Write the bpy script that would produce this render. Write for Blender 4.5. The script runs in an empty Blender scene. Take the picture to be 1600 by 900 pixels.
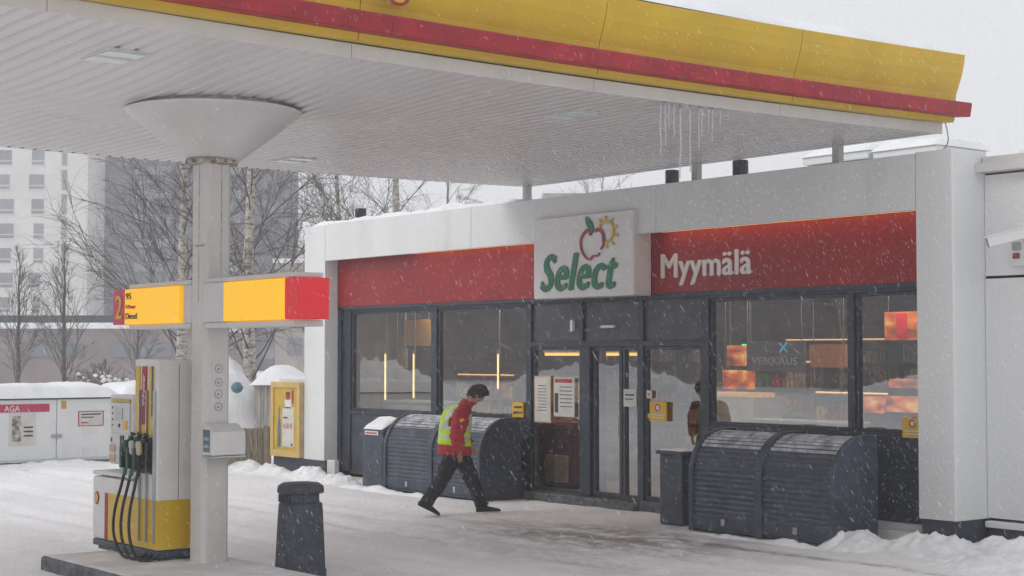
import bpy, bmesh, math, random
from mathutils import Vector, Matrix, noise
R = math.radians
S = bpy.context.scene
COL = S.collection
# ------------------------------------------------------------------ camera
HCAM = 2.1; F = 2500.0; CX = 800.0; HY = 553.0
TILT = math.atan((HY-450)/F); YAW = math.atan(1970/F)
FW = Vector((-math.cos(YAW), math.sin(YAW), 0)); RT = Vector((math.sin(YAW), math.cos(YAW), 0))
FDIR = FW*math.cos(TILT)+Vector((0, 0, 1))*math.sin(TILT)
UDIR = -FW*math.sin(TILT)+Vector((0, 0, 1))*math.cos(TILT)
cam_d = bpy.data.cameras.new('camera'); cam = bpy.data.objects.new('camera', cam_d); COL.objects.link(cam)
cam_d.sensor_width = 36; cam_d.lens = 36*F/1600; cam_d.clip_start = .1; cam_d.clip_end = 2000
cam.location = (0, 0, HCAM); cam.rotation_euler = FDIR.to_track_quat('-Z', 'Y').to_euler()
S.camera = cam
def far(px, depth, z=0.0):
    """a point out in the background: bearing px, camera depth, height z"""
    d = RT*((px-CX)/F)+FW
    p = d*depth; return Vector((p.x, p.y, z))
# ------------------------------------------------------------------ sky, sun, exposure
W = bpy.data.worlds.new('World'); S.world = W; W.use_nodes = True
nt = W.node_tree; bg = nt.nodes['Background']
sky = nt.nodes.new('ShaderNodeTexSky'); sky.sky_type = 'NISHITA'; sky.sun_disc = False
SUN_EL, SUN_AZ = 35.0, 200.0
sky.sun_elevation = R(SUN_EL); sky.sun_rotation = R(SUN_AZ); sky.air_density = 2; sky.dust_density = 6
bw = nt.nodes.new('ShaderNodeRGBToBW'); nt.links.new(sky.outputs[0], bw.inputs[0])
mx = nt.nodes.new('ShaderNodeMix'); mx.data_type = 'RGBA'; mx.inputs['Factor'].default_value = .93
nt.links.new(bw.outputs[0], mx.inputs['A']); mx.inputs['B'].default_value = (6.45, 6.52, 6.75, 1)
nt.links.new(mx.outputs['Result'], bg.inputs['Color']); bg.inputs['Strength'].default_value = .1
sd = bpy.data.lights.new('sun', 'SUN'); sd.energy = .85; sd.angle = R(25); sd.color = (1, .97, .93)
sun = bpy.data.objects.new('sun', sd); COL.objects.link(sun)
sdir = Vector((math.sin(R(SUN_AZ))*math.cos(R(SUN_EL)), math.cos(R(SUN_AZ))*math.cos(R(SUN_EL)), math.sin(R(SUN_EL))))
sun.rotation_euler = sdir.to_track_quat('Z', 'Y').to_euler(); sun.location = sdir*50
S.view_settings.view_transform = 'Standard'; S.view_settings.look = 'None'
S.view_settings.exposure = 0.42; S.view_settings.gamma = 1; S.view_settings.use_curve_mapping = False
S.cycles.use_denoising = True
S.cycles.max_bounces = 8; S.cycles.transparent_max_bounces = 16; S.cycles.volume_bounces = 1
S.cycles.sample_clamp_indirect = 6

# ------------------------------------------------------------------ materials
def mat(name, col, rough=.6, metal=0, var=.06, scale=6, bump=0, bscale=60, dirt=None, dscale=2.5, dth=.62, emit=None, es=0, spec=.5, coord='Object', stretch=(1, 1, 1)):
    m = bpy.data.materials.new(name); m.use_nodes = True; n = m.node_tree; L = n.links
    b = n.nodes['Principled BSDF']; b.inputs['Roughness'].default_value = rough; b.inputs['Metallic'].default_value = metal
    b.inputs['Specular IOR Level'].default_value = spec
    tc = n.nodes.new('ShaderNodeTexCoord'); mp = n.nodes.new('ShaderNodeMapping'); L.new(tc.outputs[coord], mp.inputs[0]); mp.inputs['Scale'].default_value = stretch
    t = n.nodes.new('ShaderNodeTexNoise'); t.inputs['Scale'].default_value = scale; t.inputs['Detail'].default_value = 6; L.new(mp.outputs[0], t.inputs['Vector'])
    r = n.nodes.new('ShaderNodeValToRGB'); L.new(t.outputs['Fac'], r.inputs[0])
    lo = [max(0, c*(1-var*2.2)) for c in col]; hi = [min(1, c*(1+var*1.4)) for c in col]
    r.color_ramp.elements[0].position = .3; r.color_ramp.elements[1].position = .7
    r.color_ramp.elements[0].color = (*lo, 1); r.color_ramp.elements[1].color = (*hi, 1)
    out = r.outputs[0]
    if dirt:
        t2 = n.nodes.new('ShaderNodeTexNoise'); t2.inputs['Scale'].default_value = dscale; t2.inputs['Detail'].default_value = 8; t2.inputs['Roughness'].default_value = .7
        L.new(mp.outputs[0], t2.inputs['Vector'])
        r2 = n.nodes.new('ShaderNodeValToRGB'); L.new(t2.outputs['Fac'], r2.inputs[0]); r2.color_ramp.elements[0].position = dth-.07; r2.color_ramp.elements[1].position = dth+.12
        mm = n.nodes.new('ShaderNodeMix'); mm.data_type = 'RGBA'; L.new(r2.outputs[0], mm.inputs['Factor']); L.new(out, mm.inputs['A']); mm.inputs['B'].default_value = (*dirt, 1)
        out = mm.outputs['Result']
    L.new(out, b.inputs['Base Color'])
    if bump:
        t3 = n.nodes.new('ShaderNodeTexNoise'); t3.inputs['Scale'].default_value = bscale; t3.inputs['Detail'].default_value = 5; L.new(mp.outputs[0], t3.inputs['Vector'])
        bp = n.nodes.new('ShaderNodeBump'); bp.inputs['Strength'].default_value = bump; bp.inputs['Distance'].default_value = .02; L.new(t3.outputs['Fac'], bp.inputs['Height']); L.new(bp.outputs[0], b.inputs['Normal'])
    if emit:
        b.inputs['Emission Color'].default_value = (*emit, 1); b.inputs['Emission Strength'].default_value = es
    return m
def glass(name, tint=(.8, .85, .85), refl=.31):
    m = bpy.data.materials.new(name); m.use_nodes = True; n = m.node_tree; L = n.links
    for x in list(n.nodes):
        if x.type != 'OUTPUT_MATERIAL': n.nodes.remove(x)
    o = n.nodes['Material Output']; g = n.nodes.new('ShaderNodeBsdfGlossy'); g.inputs['Roughness'].default_value = .015
    tc = n.nodes.new('ShaderNodeTexCoord'); t = n.nodes.new('ShaderNodeTexNoise'); t.inputs['Scale'].default_value = .9; L.new(tc.outputs['Object'], t.inputs['Vector'])
    bp = n.nodes.new('ShaderNodeBump'); bp.inputs['Strength'].default_value = .06; bp.inputs['Distance'].default_value = .02; L.new(t.outputs['Fac'], bp.inputs['Height']); L.new(bp.outputs[0], g.inputs['Normal'])
    tr = n.nodes.new('ShaderNodeBsdfTransparent'); tr.inputs[0].default_value = (*tint, 1)
    f = n.nodes.new('ShaderNodeFresnel'); f.inputs[0].default_value = 1.5
    a = n.nodes.new('ShaderNodeMath'); a.operation = 'MULTIPLY_ADD'; a.inputs[1].default_value = 1.2; a.inputs[2].default_value = refl-.05; a.use_clamp = True; L.new(f.outputs[0], a.inputs[0])
    mi = n.nodes.new('ShaderNodeMixShader'); L.new(a.outputs[0], mi.inputs[0]); L.new(tr.outputs[0], mi.inputs[1]); L.new(g.outputs[0], mi.inputs[2]); L.new(mi.outputs[0], o.inputs[0])
    return m
def lit(name, col, strength, base=None):
    return mat(name, base or col, .5, var=.02, emit=col, es=strength)
M = {}
M['clad'] = mat('white_cladding', (.74, .75, .75), .6, var=.02, scale=1.2, dirt=(.62, .61, .575), dscale=1.1, dth=.6, stretch=(1, 1, .22))
M['clad_grey'] = mat('pale_grey_metal', (.62, .61, .6), .42, var=.03, scale=3)
M['soffit'] = mat('soffit_metal', (.64, .61, .605), .33, var=.03, scale=.7, dirt=(.54, .51, .49), dscale=.35, dth=.6)
M['rib_dark'] = mat('dark_gap', (.05, .05, .055), .8)
M['yellow'] = mat('yellow_paint', (.62, .4, .012), .35, var=.04, scale=2, dirt=(.54, .36, .03), dscale=1.2, dth=.7)
M['red'] = mat('red_paint', (.36, .014, .026), .5, var=.12, scale=3)
M['red_panel'] = mat('red_sign_panel', (.29, .010, .013), .4, var=.08, scale=1.5)
M['dark'] = mat('anthracite_metal', (.045, .055, .078), .45, var=.1, scale=4, bump=.05)
M['dark_frame'] = mat('anthracite_frame', (.036, .044, .064), .4, var=.08, scale=4)
M['locker'] = mat('grey_locker_metal', (.044, .056, .082), .45, var=.14, scale=5, dirt=(.13, .14, .16), dscale=6, dth=.66)
M['transom'] = mat('grey_transom_panel', (.07, .075, .09), .35, var=.1, scale=3)
M['black'] = mat('black_plastic', (.012, .013, .016), .45, var=.1)
M['rubber'] = mat('black_rubber', (.015, .016, .02), .5, var=.1)
M['bin'] = mat('grey_plastic', (.05, .058, .076), .55, var=.14, scale=9, bump=.3, bscale=25, dirt=(.15, .15, .16), dscale=7, dth=.64)
M['snow'] = mat('snow', (.86, .87, .89), .8, var=.03, scale=3, bump=.5, bscale=9, spec=.2)
M['snow_dirty'] = mat('dirty_snow', (.82, .82, .83), .85, var=.07, scale=6, bump=.9, bscale=14, dirt=(.33, .31, .29), dscale=3.1, dth=.68, spec=.2)
M['pump_white'] = mat('white_pump_paint', (.68, .67, .65), .4, var=.03, scale=5, dirt=(.55, .53, .5), dscale=3, dth=.68)
M['column'] = mat('worn_white_column', (.62, .6, .575), .5, var=.04, scale=4, dirt=(.42, .4, .36), dscale=5, dth=.7, stretch=(1, 1, .35), bump=.15)
M['rust'] = mat('rust', (.25, .17, .1), .8, var=.4, scale=20, dirt=(.6, .58, .54), dscale=14, dth=.5)
M['concrete'] = mat('wet_concrete', (.10, .105, .115), .65, var=.25, scale=10, bump=.5, bscale=30, dirt=(.4, .4, .42), dscale=9, dth=.66)
M['wood'] = mat('weathered_wood', (.34, .28, .2), .85, var=.2, scale=5, stretch=(6, 6, .6), bump=.4)
M['paper'] = mat('printed_paper', (.62, .6, .56), .6, var=.05)
M['beige'] = mat('beige_board', (.55, .42, .25), .6, var=.12, scale=5)
M['green'] = mat('green_letters', (.012, .17, .085), .4, var=.08)
M['apple'] = mat('crimson_letters', (.33, .02, .06), .4, var=.05)
M['sun_y'] = mat('sun_yellow', (.62, .45, .03), .4, var=.05)
M['letter_white'] = mat('white_letters', (.72, .7, .68), .5, var=.02)
M['sign_white'] = mat('white_sign_face', (.72, .7, .69), .35, var=.02)
M['ink'] = mat('dark_print', (.05, .05, .06), .6)
M['redink'] = mat('red_print', (.45, .03, .05), .6)
M['sticker'] = mat('yellow_sticker', (.75, .45, .02), .45, var=.03)
M['glass'] = glass('shop_glass')
M['far_glass'] = mat('far_window_glass', (.2, .21, .23), .2, var=.15, scale=.2)
M['lit_yellow'] = lit('lit_yellow_plastic', (1, .47, .003), .4, (.8, .5, .02))
M['lit_red'] = lit('lit_red_plastic', (.9, .015, .02), .2, (.5, .02, .03))
M['strip_lamp'] = lit('warm_strip', (1, .42, .12), 2.2)
M['tube_lamp'] = lit('warm_tube', (1, .78, .3), 1.5)
M['fill_lamp'] = lit('hidden_fill_lamp', (1, .8, .58), 11)
M['orange_lamp'] = lit('orange_board', (1, .28, .06), .75, (.4, .15, .05))
M['amber_lamp'] = lit('amber_board', (1, .5, .08), .8, (.4, .25, .05))
M['floor_in'] = mat('shop_floor', (.28, .26, .24), .4, var=.1)
M['wall_in'] = mat('shop_wall', (.17, .15, .135), .7, var=.1, scale=2)
M['ceil_in'] = mat('shop_ceiling', (.25, .24, .23), .8, var=.04)
M['skin'] = mat('skin', (.48, .26, .19), .55, var=.05)
M['hair'] = mat('dark_hair', (.03, .022, .018), .7, var=.3, scale=60, bump=.6, bscale=120)
M['jacket'] = mat('red_jacket', (.42, .022, .035), .75, var=.1, scale=14, bump=.4, bscale=22)
M['vest'] = mat('hi_vis_yellow', (.52, .82, .02), .6, var=.06, scale=12, bump=.3, bscale=20, emit=(.5, .9, .02), es=.0)
M['reflector'] = mat('silver_tape', (.55, .57, .58), .35, var=.05)
M['trouser'] = mat('dark_trousers', (.016, .018, .026), .85, var=.2, scale=20, bump=.5, bscale=18)
M['shoe'] = mat('black_shoes', (.012, .012, .013), .4, var=.1)
M['bark'] = mat('birch_bark', (.5, .46, .41), .8, var=.12, scale=3, dirt=(.04, .035, .03), dscale=5.5, dth=.53, stretch=(1.1, 1.1, 3.2), bump=.3)
M['twig'] = mat('dark_twigs', (.1, .085, .082), .85, var=.2)
M['bark_dark'] = mat('dark_bark', (.1, .085, .08), .85, var=.3, scale=8, bump=.4)
M['tower_w'] = mat('white_render_wall', (.66, .655, .63), .8, var=.05, scale=.25, dirt=(.55, .54, .5), dscale=.3, dth=.66)
M['tower_d'] = mat('dark_facade', (.035, .038, .052), .7, var=.3, scale=.35, stretch=(1, 1, 2.5))
M['mauve'] = mat('mauve_grey_wall', (.24, .2, .2), .8, var=.12, scale=.5)
M['beige_wall'] = mat('beige_far_wall', (.36, .33, .29), .8, var=.12, scale=.5)
M['ice'] = mat('ice', (.8, .84, .87), .12, var=.03)
M['ice'].node_tree.nodes['Principled BSDF'].inputs['Transmission Weight'].default_value = .55
M['lampglass'] = mat('lamp_lens', (.72, .8, .78), .2, var=.03)
M['steel'] = mat('brushed_steel', (.45, .46, .47), .35, metal=.8, var=.05)
M['blue_print'] = mat('slate_blue_label', (.1, .16, .21), .5, var=.1)
M['teal'] = mat('teal_plastic', (.1, .2, .23), .6)
M['maroon'] = mat('maroon_board', (.17, .02, .035), .5, var=.15, scale=6)

# ------------------------------------------------------------------ mesh helpers
ORG = {}
class MB:
    def __init__(s): s.v = []; s.f = []; s.mi = []
    def add(s, vs, fs, mi=0):
        o = len(s.v); s.v += [Vector(v) for v in vs]; s.f += [tuple(i+o for i in f) for f in fs]; s.mi += [mi]*len(fs); return s
    def box(s, x0, x1, y0, y1, z0, z1, mi=0):
        return s.add([(x, y, z) for z in (z0, z1) for y in (y0, y1) for x in (x0, x1)],
            [(0, 2, 3, 1), (4, 5, 7, 6), (0, 1, 5, 4), (2, 6, 7, 3), (0, 4, 6, 2), (1, 3, 7, 5)], mi)
    def prism(s, poly, axis, a0, a1, mi=0):
        """poly: 2D points; extruded along axis ('x': poly=(y,z); 'y': poly=(x,z); 'z': poly=(x,y))"""
        def P(p, a): return {'x': (a, p[0], p[1]), 'y': (p[0], a, p[1]), 'z': (p[0], p[1], a)}[axis]
        n = len(poly)
        return s.add([P(p, a0) for p in poly]+[P(p, a1) for p in poly],
            [tuple(range(n))[::-1], tuple(range(n, 2*n))]+[(i, (i+1) % n, n+(i+1) % n, n+i) for i in range(n)], mi)
    def tube(s, pts, rad, n=8, mi=0, cap=True):
        pts = [Vector(p) for p in pts]; rad = rad if isinstance(rad, (list, tuple)) else [rad]*len(pts)
        vs = []; ref = Vector((0.123, .321, 1))
        for i, p in enumerate(pts):
            d = (pts[min(i+1, len(pts)-1)]-pts[max(i-1, 0)]).normalized()
            u = d.cross(ref)
            if u.length < .05: u = d.cross(Vector((1, 0, 0)))
            u.normalize(); w = d.cross(u)
            vs += [p+(u*math.cos(2*math.pi*k/n)+w*math.sin(2*math.pi*k/n))*rad[i] for k in range(n)]
        fs = [(i*n+k, i*n+(k+1) % n, (i+1)*n+(k+1) % n, (i+1)*n+k) for i in range(len(pts)-1) for k in range(n)]
        if cap: fs += [tuple(range(n))[::-1], tuple(range(len(vs)-n, len(vs)))]
        return s.add(vs, fs, mi)
    def loft(s, rings, mi=0, cap=True):
        n = len(rings[0]); vs = [v for r in rings for v in r]
        fs = [(i*n+k, i*n+(k+1) % n, (i+1)*n+(k+1) % n, (i+1)*n+k) for i in range(len(rings)-1) for k in range(n)]
        if cap: fs += [tuple(range(n))[::-1], tuple(range(len(vs)-n, len(vs)))]
        return s.add(vs, fs, mi)
    def lathe(s, prof, c=(0, 0, 0), n=32, sx=1, sy=1, p=2.0, mi=0, cap=True):
        def ring(r, z):
            out = []
            for k in range(n):
                a = 2*math.pi*k/n; ca, sa = math.cos(a), math.sin(a)
                q = (abs(ca)**p+abs(sa)**p)**(-1/p)
                out.append(Vector((c[0]+r*sx*ca*q, c[1]+r*sy*sa*q, c[2]+z)))
            return out
        return s.loft([ring(r, z) for r, z in prof], mi, cap)
    def rot(s, ang, c=(0, 0, 0), axis='Z'):
        Mx = Matrix.Translation(c) @ Matrix.Rotation(ang, 4, axis) @ Matrix.Translation(-Vector(c)); s.v = [Mx @ v for v in s.v]; return s
    def build(s, name, mats, parent=None, bevel=0, smooth=False, seg=2):
        me = bpy.data.meshes.new(name); org = ORG.get(parent.name, Vector((0, 0, 0))) if parent else Vector((0, 0, 0))
        me.from_pydata([v-org for v in s.v], [], s.f)
        mats = mats if isinstance(mats, (list, tuple)) else [mats]
        for m in mats: me.materials.append(M[m] if isinstance(m, str) else m)
        me.polygons.foreach_set('material_index', s.mi)
        if smooth: me.polygons.foreach_set('use_smooth', [True]*len(s.f))
        bm = bmesh.new(); bm.from_mesh(me); bmesh.ops.recalc_face_normals(bm, faces=bm.faces); bm.to_mesh(me); bm.free()
        me.update(); o = bpy.data.objects.new(name, me); COL.objects.link(o)
        if parent: o.parent = parent; ORG[o.name] = org
        if bevel:
            b = o.modifiers.new('bevel', 'BEVEL'); b.width = bevel; b.segments = seg; b.limit_method = 'ANGLE'; b.angle_limit = R(35)
        return o
def tag(o, label=None, cat=None, group=None, kind=None):
    if label: o['label'] = label
    if cat: o['category'] = cat
    if group: o['group'] = group
    if kind: o['kind'] = kind
    return o
def thing(name, loc, label, cat, group=None):
    o = bpy.data.objects.new(name, None); COL.objects.link(o); o.location = loc; o.empty_display_size = .2
    ORG[o.name] = Vector(loc); return tag(o, label, cat, group)
KIDS = {}
def copy_tree(o, parent=None):
    c = o.copy(); COL.objects.link(c)
    if parent: c.parent = parent
    for ch in [x for x in bpy.data.objects if x.parent == o]: copy_tree(ch, c)
    return c
def text_mb(txt, x0, x1, z0, z1, plane='front', at=0.0, depth=.01, bold=.02, shear=0, mi=0, mb=None, space=1.0):
    cu = bpy.data.curves.new('t', 'FONT'); cu.body = txt; cu.size = 1; cu.offset = 0; cu.shear = shear; cu.extrude = .5; cu.resolution_u = 3; cu.space_character = space
    to = bpy.data.objects.new('t', cu); COL.objects.link(to); bpy.context.view_layer.update()
    me = bpy.data.meshes.new_from_object(to.evaluated_get(bpy.context.evaluated_depsgraph_get()))
    vs = [v.co.copy() for v in me.vertices]; fs = [tuple(p.vertices) for p in me.polygons]
    bpy.data.objects.remove(to); bpy.data.curves.remove(cu); bpy.data.meshes.remove(me)
    a0 = min(v.x for v in vs); a1 = max(v.x for v in vs); b0 = min(v.y for v in vs); b1 = max(v.y for v in vs)
    out = []
    for v in vs:
        h = x0+(v.x-a0)/(a1-a0)*(x1-x0); z = z0+(v.y-b0)/(b1-b0)*(z1-z0); d = (v.z)*depth
        if plane == 'front': out.append((h, at-d, z))       # faces -Y, reads towards +X
        else: out.append((at+d, h, z))                       # faces +X, reads towards +Y
    mb = mb or MB(); mb.add(out, fs, mi)
    if bold > .006:   # heavier weight: the same strokes struck again slightly shifted, each a hair proud
        e = bold*(z1-z0)*.55
        for q, (dx, dz) in enumerate([(e, 0), (-e, 0), (0, e*.6), (0, -e*.6), (e*1.8, 0)]):
            g_ = depth*.012*(q+1)
            mb.add([(v[0]+dx, v[1]-g_, v[2]+dz) if plane == 'front' else (v[0]+g_, v[1]+dx, v[2]+dz) for v in out], fs, mi)
    return mb
def disc(mb, x, y, z, r, plane='front', th=.006, n=20, mi=0, rin=0, sx=1):
    vs = []
    pts = [(math.cos(2*math.pi*k/n), math.sin(2*math.pi*k/n)) for k in range(n)]
    def P(a, b, d): return (x+a*sx, y-d, z+b) if plane == 'front' else (x+d, y+a*sx, z+b)
    if rin:
        vs = [P(a*r, b*r, th) for a, b in pts]+[P(a*rin, b*rin, th) for a, b in pts]+[P(a*r, b*r, 0) for a, b in pts]+[P(a*rin, b*rin, 0) for a, b in pts]
        fs = []
        for k in range(n):
            q = (k+1) % n; fs += [(k, q, n+q, n+k), (2*n+k, 2*n+q, q, k), (n+k, n+q, 3*n+q, 3*n+k)]
    else:
        vs = [P(a*r, b*r, th) for a, b in pts]+[P(a*r, b*r, 0) for a, b in pts]
        fs = [tuple(range(n))]+[(k, (k+1) % n, n+(k+1) % n, n+k) for k in range(n)]
    return mb.add(vs, fs, mi)
rng = random.Random(7)
def fbm(x, y, z=0, o=4): return noise.fractal(Vector((x, y, z)), 1.0, 2.0, o)

# ------------------------------------------------------------------ ground
def gmat():
    m = bpy.data.materials.new('packed_snow'); m.use_nodes = True; n = m.node_tree; L = n.links; b = n.nodes['Principled BSDF']
    tc = n.nodes.new('ShaderNodeTexCoord'); b.inputs['Specular IOR Level'].default_value = .25
    def nz(scale, det=7, st=(1, 1, 1), rough=.6):
        mp = n.nodes.new('ShaderNodeMapping'); mp.inputs['Scale'].default_value = st; mp.inputs['Rotation'].default_value = (0, 0, R(-6)); L.new(tc.outputs['Object'], mp.inputs[0])
        t = n.nodes.new('ShaderNodeTexNoise'); t.inputs['Scale'].default_value = scale; t.inputs['Detail'].default_value = det; t.inputs['Roughness'].default_value = rough; L.new(mp.outputs[0], t.inputs['Vector']); return t.outputs['Fac']
    def ramp(s, a, b2):
        r = n.nodes.new('ShaderNodeMapRange'); r.inputs['From Min'].default_value = a; r.inputs['From Max'].default_value = b2; L.new(s, r.inputs['Value']); return r.outputs[0]
    def mth(op, a, c):
        k = n.nodes.new('ShaderNodeMath'); k.operation = op; k.use_clamp = True
        for i, q in enumerate((a, c)):
            if isinstance(q, (int, float)): k.inputs[i].default_value = q
            else: L.new(q, k.inputs[i])
        return k.outputs[0]
    def mix(f, A, B):
        mm = n.nodes.new('ShaderNodeMix'); mm.data_type = 'RGBA'; L.new(f, mm.inputs['Factor'])
        for nm, q in (('A', A), ('B', B)):
            if isinstance(q, tuple): mm.inputs[nm].default_value = (*q, 1)
            else: L.new(q, mm.inputs[nm])
        return mm.outputs['Result']
    at = n.nodes.new('ShaderNodeAttribute'); at.attribute_name = 'slush'
    base = mix(ramp(nz(.5), .35, .7), (.9, .89, .9), (.82, .81, .82))
    base = mix(mth('MULTIPLY', ramp(nz(1.1, 9, (.25, 1, 1)), .5, .68), .5), base, (.7, .685, .69))   # tyre-dragged streaks along the forecourt
    w = mth('MULTIPLY', at.outputs['Fac'], ramp(nz(2.4, 10, (.7, 1, 1), .78), .40, .56))
    base = mix(w, base, (.26, .235, .23))
    L.new(base, b.inputs['Base Color'])
    rr = n.nodes.new('ShaderNodeMapRange'); rr.inputs['To Min'].default_value = .8; rr.inputs['To Max'].default_value = .5; L.new(w, rr.inputs['Value']); L.new(rr.outputs[0], b.inputs['Roughness'])
    bp = n.nodes.new('ShaderNodeBump'); bp.inputs['Strength'].default_value = .9; bp.inputs['Distance'].default_value = .03; L.new(nz(9, 10, (1, 1, 1), .72), bp.inputs['Height']); L.new(bp.outputs[0], b.inputs['Normal'])
    return m
M['ground'] = gmat()
def gh(x, y):
    d = math.hypot(x+18, y-9); k = 1 if d < 25 else max(0, 1-(d-25)/30)
    h = k*(.018*fbm(x*.8, y*.8)+.012*fbm(x*2.6, y*2.6, 3))
    for yc, a in ((9.2, 0), (10.9, .6), (8.4, 2.1), (11.5, 3.3)):
        yy = y-yc-.25*math.sin(x*.18+a); h -= k*.022*math.exp(-(yy/.14)**2)*(1+.5*fbm(x*1.7, yc)); h += k*.012*math.exp(-((abs(yy)-.3)/.1)**2)
    if -17.9 < x < -16.3 and 4 < y < 13.4:
        for i in range(12):
            fy = 13.05-i*.82; fx = -16.95-.12*(13.05-fy)+(.1 if i % 2 else -.1)
            q = ((x-fx)/.06)**2+((y-fy)/.15)**2
            if q < 4: h -= .03*math.exp(-q*q)
    return h-.01
def slush(x, y):
    a = math.exp(-((x+14.0)/2.0)**2-((y-12.3)/.95)**2)*1.3
    a += .4*math.exp(-((x+12.5)/4)**2-((y-10.6)/.5)**2)
    a += .25*math.exp(-((x+11)/4)**2-((y-8.3)/.6)**2)
    a += .8*math.exp(-((y-12.75-.12*fbm(x*.5, 1))/.07)**2)*(1 if x > -15 else 0)
    return min(1, a)
def axis_pts(lo, hi, f0, f1, st):
    a = []; v = f0
    while v <= f1: a.append(v); v += st
    g = st*1.5; v = f0-g; l = []
    while v > lo: l.append(v); g *= 1.35; v -= g
    l.append(lo); g = st*1.5; v = a[-1]+g; r = []
    while v < hi: r.append(v); g *= 1.35; v += g
    r.append(hi); return l[::-1]+a+r
xs = axis_pts(-900, 600, -31, -6, .09); ys = axis_pts(-600, 900, 4, 15.5, .07)
g = MB(); g.add([(x, y, gh(x, y)) for y in ys for x in xs], [(j*len(xs)+i, j*len(xs)+i+1, (j+1)*len(xs)+i+1, (j+1)*len(xs)+i) for j in range(len(ys)-1) for i in range(len(xs)-1)])
go = g.build('ground', 'ground', smooth=True); tag(go, kind='structure')
at = go.data.attributes.new('slush', 'FLOAT', 'POINT'); at.data.foreach_set('value', [slush(v.x, v.y) for v in g.v])

def heap(name, pts, label, cat='snow', mat_='snow_dirty', res=.06, seed=0, kind='stuff', rough=.35):
    """snow heap from blobs (x, y, rx, ry, h)"""
    x0 = min(p[0]-p[2]*1.5 for p in pts); x1 = max(p[0]+p[2]*1.5 for p in pts); y0 = min(p[1]-p[3]*1.5 for p in pts); y1 = max(p[1]+p[3]*1.5 for p in pts)
    nx = int((x1-x0)/res)+2; ny = int((y1-y0)/res)+2
    def H(x, y):
        h = 0
        for (a, b, rx, ry, hh) in pts:
            q = ((x-a)/rx)**2+((y-b)/ry)**2
            h = max(h, hh*math.exp(-q*1.6))
        h *= 1+rough*fbm(x*3.1+seed, y*3.1, 1)+rough*.8*fbm(x*9, y*9+seed, 2)
        return h-.045
    m = MB(); m.add([(x0+i*res, y0+j*res, H(x0+i*res, y0+j*res)) for j in range(ny) for i in range(nx)], [(j*nx+i, j*nx+i+1, (j+1)*nx+i+1, (j+1)*nx+i) for j in range(ny-1) for i in range(nx-1)])
    keep = [k for k, f in enumerate(m.f) if max(m.v[i].z for i in f) > -.03]
    m.f = [m.f[k] for k in keep]; m.mi = [0]*len(keep)
    return tag(m.build(name, mat_, smooth=True), label, cat, kind=kind)
def cap_snow(name, x0, x1, y0, y1, z, h, parent=None, nx=24, ny=8, over=.03, seed=0, lump=.35, mat_='snow'):
    """rounded snow blanket lying on a flat top"""
    m = MB(); vs = []
    for j in range(ny+1):
        for i in range(nx+1):
            u = i/nx; v = j/ny; x = x0-over+(x1-x0+2*over)*u; y = y0-over+(y1-y0+2*over)*v
            e = min(1, min(u, 1-u)*(x1-x0)/(h*1.1+.01)); e2 = min(1, min(v, 1-v)*(y1-y0)/(h*1.1+.01))
            k = math.sqrt(max(0, 1-(1-e)**2))*math.sqrt(max(0, 1-(1-e2)**2))
            vs.append((x, y, z-.01+h*k*(1+lump*fbm(x*1.3+seed, y*1.3, seed))))
    n = len(vs); vs += [(a, b, z+.002) for a, b, c in vs]
    W_ = nx+1; fs = [(j*W_+i, j*W_+i+1, (j+1)*W_+i+1, (j+1)*W_+i) for j in range(ny) for i in range(nx)]
    m.add(vs[:n], fs); return m.build(name, mat_, parent, smooth=True)

# ------------------------------------------------------------------ SHOP BUILDING
B = thing('shop_building', (-17.5, 14.5, 0), 'low white petrol station shop with anthracite glazed front', 'building')
# portal frame cladding (separate panels with joints)
m = MB()
def rounded(x0, x1, y0, y1, r, corners):
    P = []
    for (cx, cy, a0, key) in ((x1-r, y0+r, -90, 'fr'), (x1-r, y1-r, 0, 'br'), (x0+r, y1-r, 90, 'bl'), (x0+r, y0+r, 180, 'fl')):
        if key in corners:
            for k in range(9): a = R(a0+k*90/8); P.append((cx+r*math.cos(a), cy+r*math.sin(a)))
        else:
            sx = 1 if 'r' == key[1] else -1; sy = -1 if key[0] == 'f' else 1; P.append((x1 if sx > 0 else x0, y0 if sy < 0 else y1))
    return P
m.prism(rounded(-24.31, -23.606, 14.5, 15.2, .05, ('fl',)), 'z', .27, 4.32)
m.prism(rounded(-11.15, -10.66, 14.5, 15.1, .025, ('fr',)), 'z', .29, 4.34)
MB().box(-23.6, -11.16, 14.585, 14.76, 4.15, 4.32).build('beam_core', 'clad_grey', B)
js = [-23.6, -19.41, -15.34, -11.156]
for a, b in zip(js, js[1:]): m.box(a+.004, b-.004, 14.5, 14.58, 3.70, 4.33)
m.build('cladding', 'clad', B, bevel=.006)
MB().box(-24.2, -11, 14.76, 14.9, 2.86, 4.28).box(-23.6, -23.5, 14.76, 14.9, .02, 2.9).build('backing_wall', 'dark_frame', B)
for q_ in ((-25.36, -23.58, 14.515, 15.1, -.05, .268), (-11.13, -10.68, 14.52, 15.1, -.05, .288), (-10.66, 2, 15.08, 15.3, -.05, .2)): MB().box(*q_).build('plinth', 'dark', B, bevel=.008)
MB().box(-25.36, -24.32, 14.62, 14.85, .27, 1.66).build('low_wall', 'clad', B, bevel=.006)
# wing to the right
m = MB(); m.box(-10.655, 2, 15.06, 15.3, .3, 2.93).box(-10.655, 2, 15.07, 15.3, 2.96, 4.08)
m.build('side_wall', 'clad', B, bevel=.006)
MB().box(-10.65, 2, 15.02, 15.2, 4.12, 4.28).build('roof_trim', 'clad_grey', B, bevel=.008)
MB().box(-10.65, 2, 15.0, 15.25, .2, .27).build('wall_ledge', 'clad', B, bevel=.01)
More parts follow.
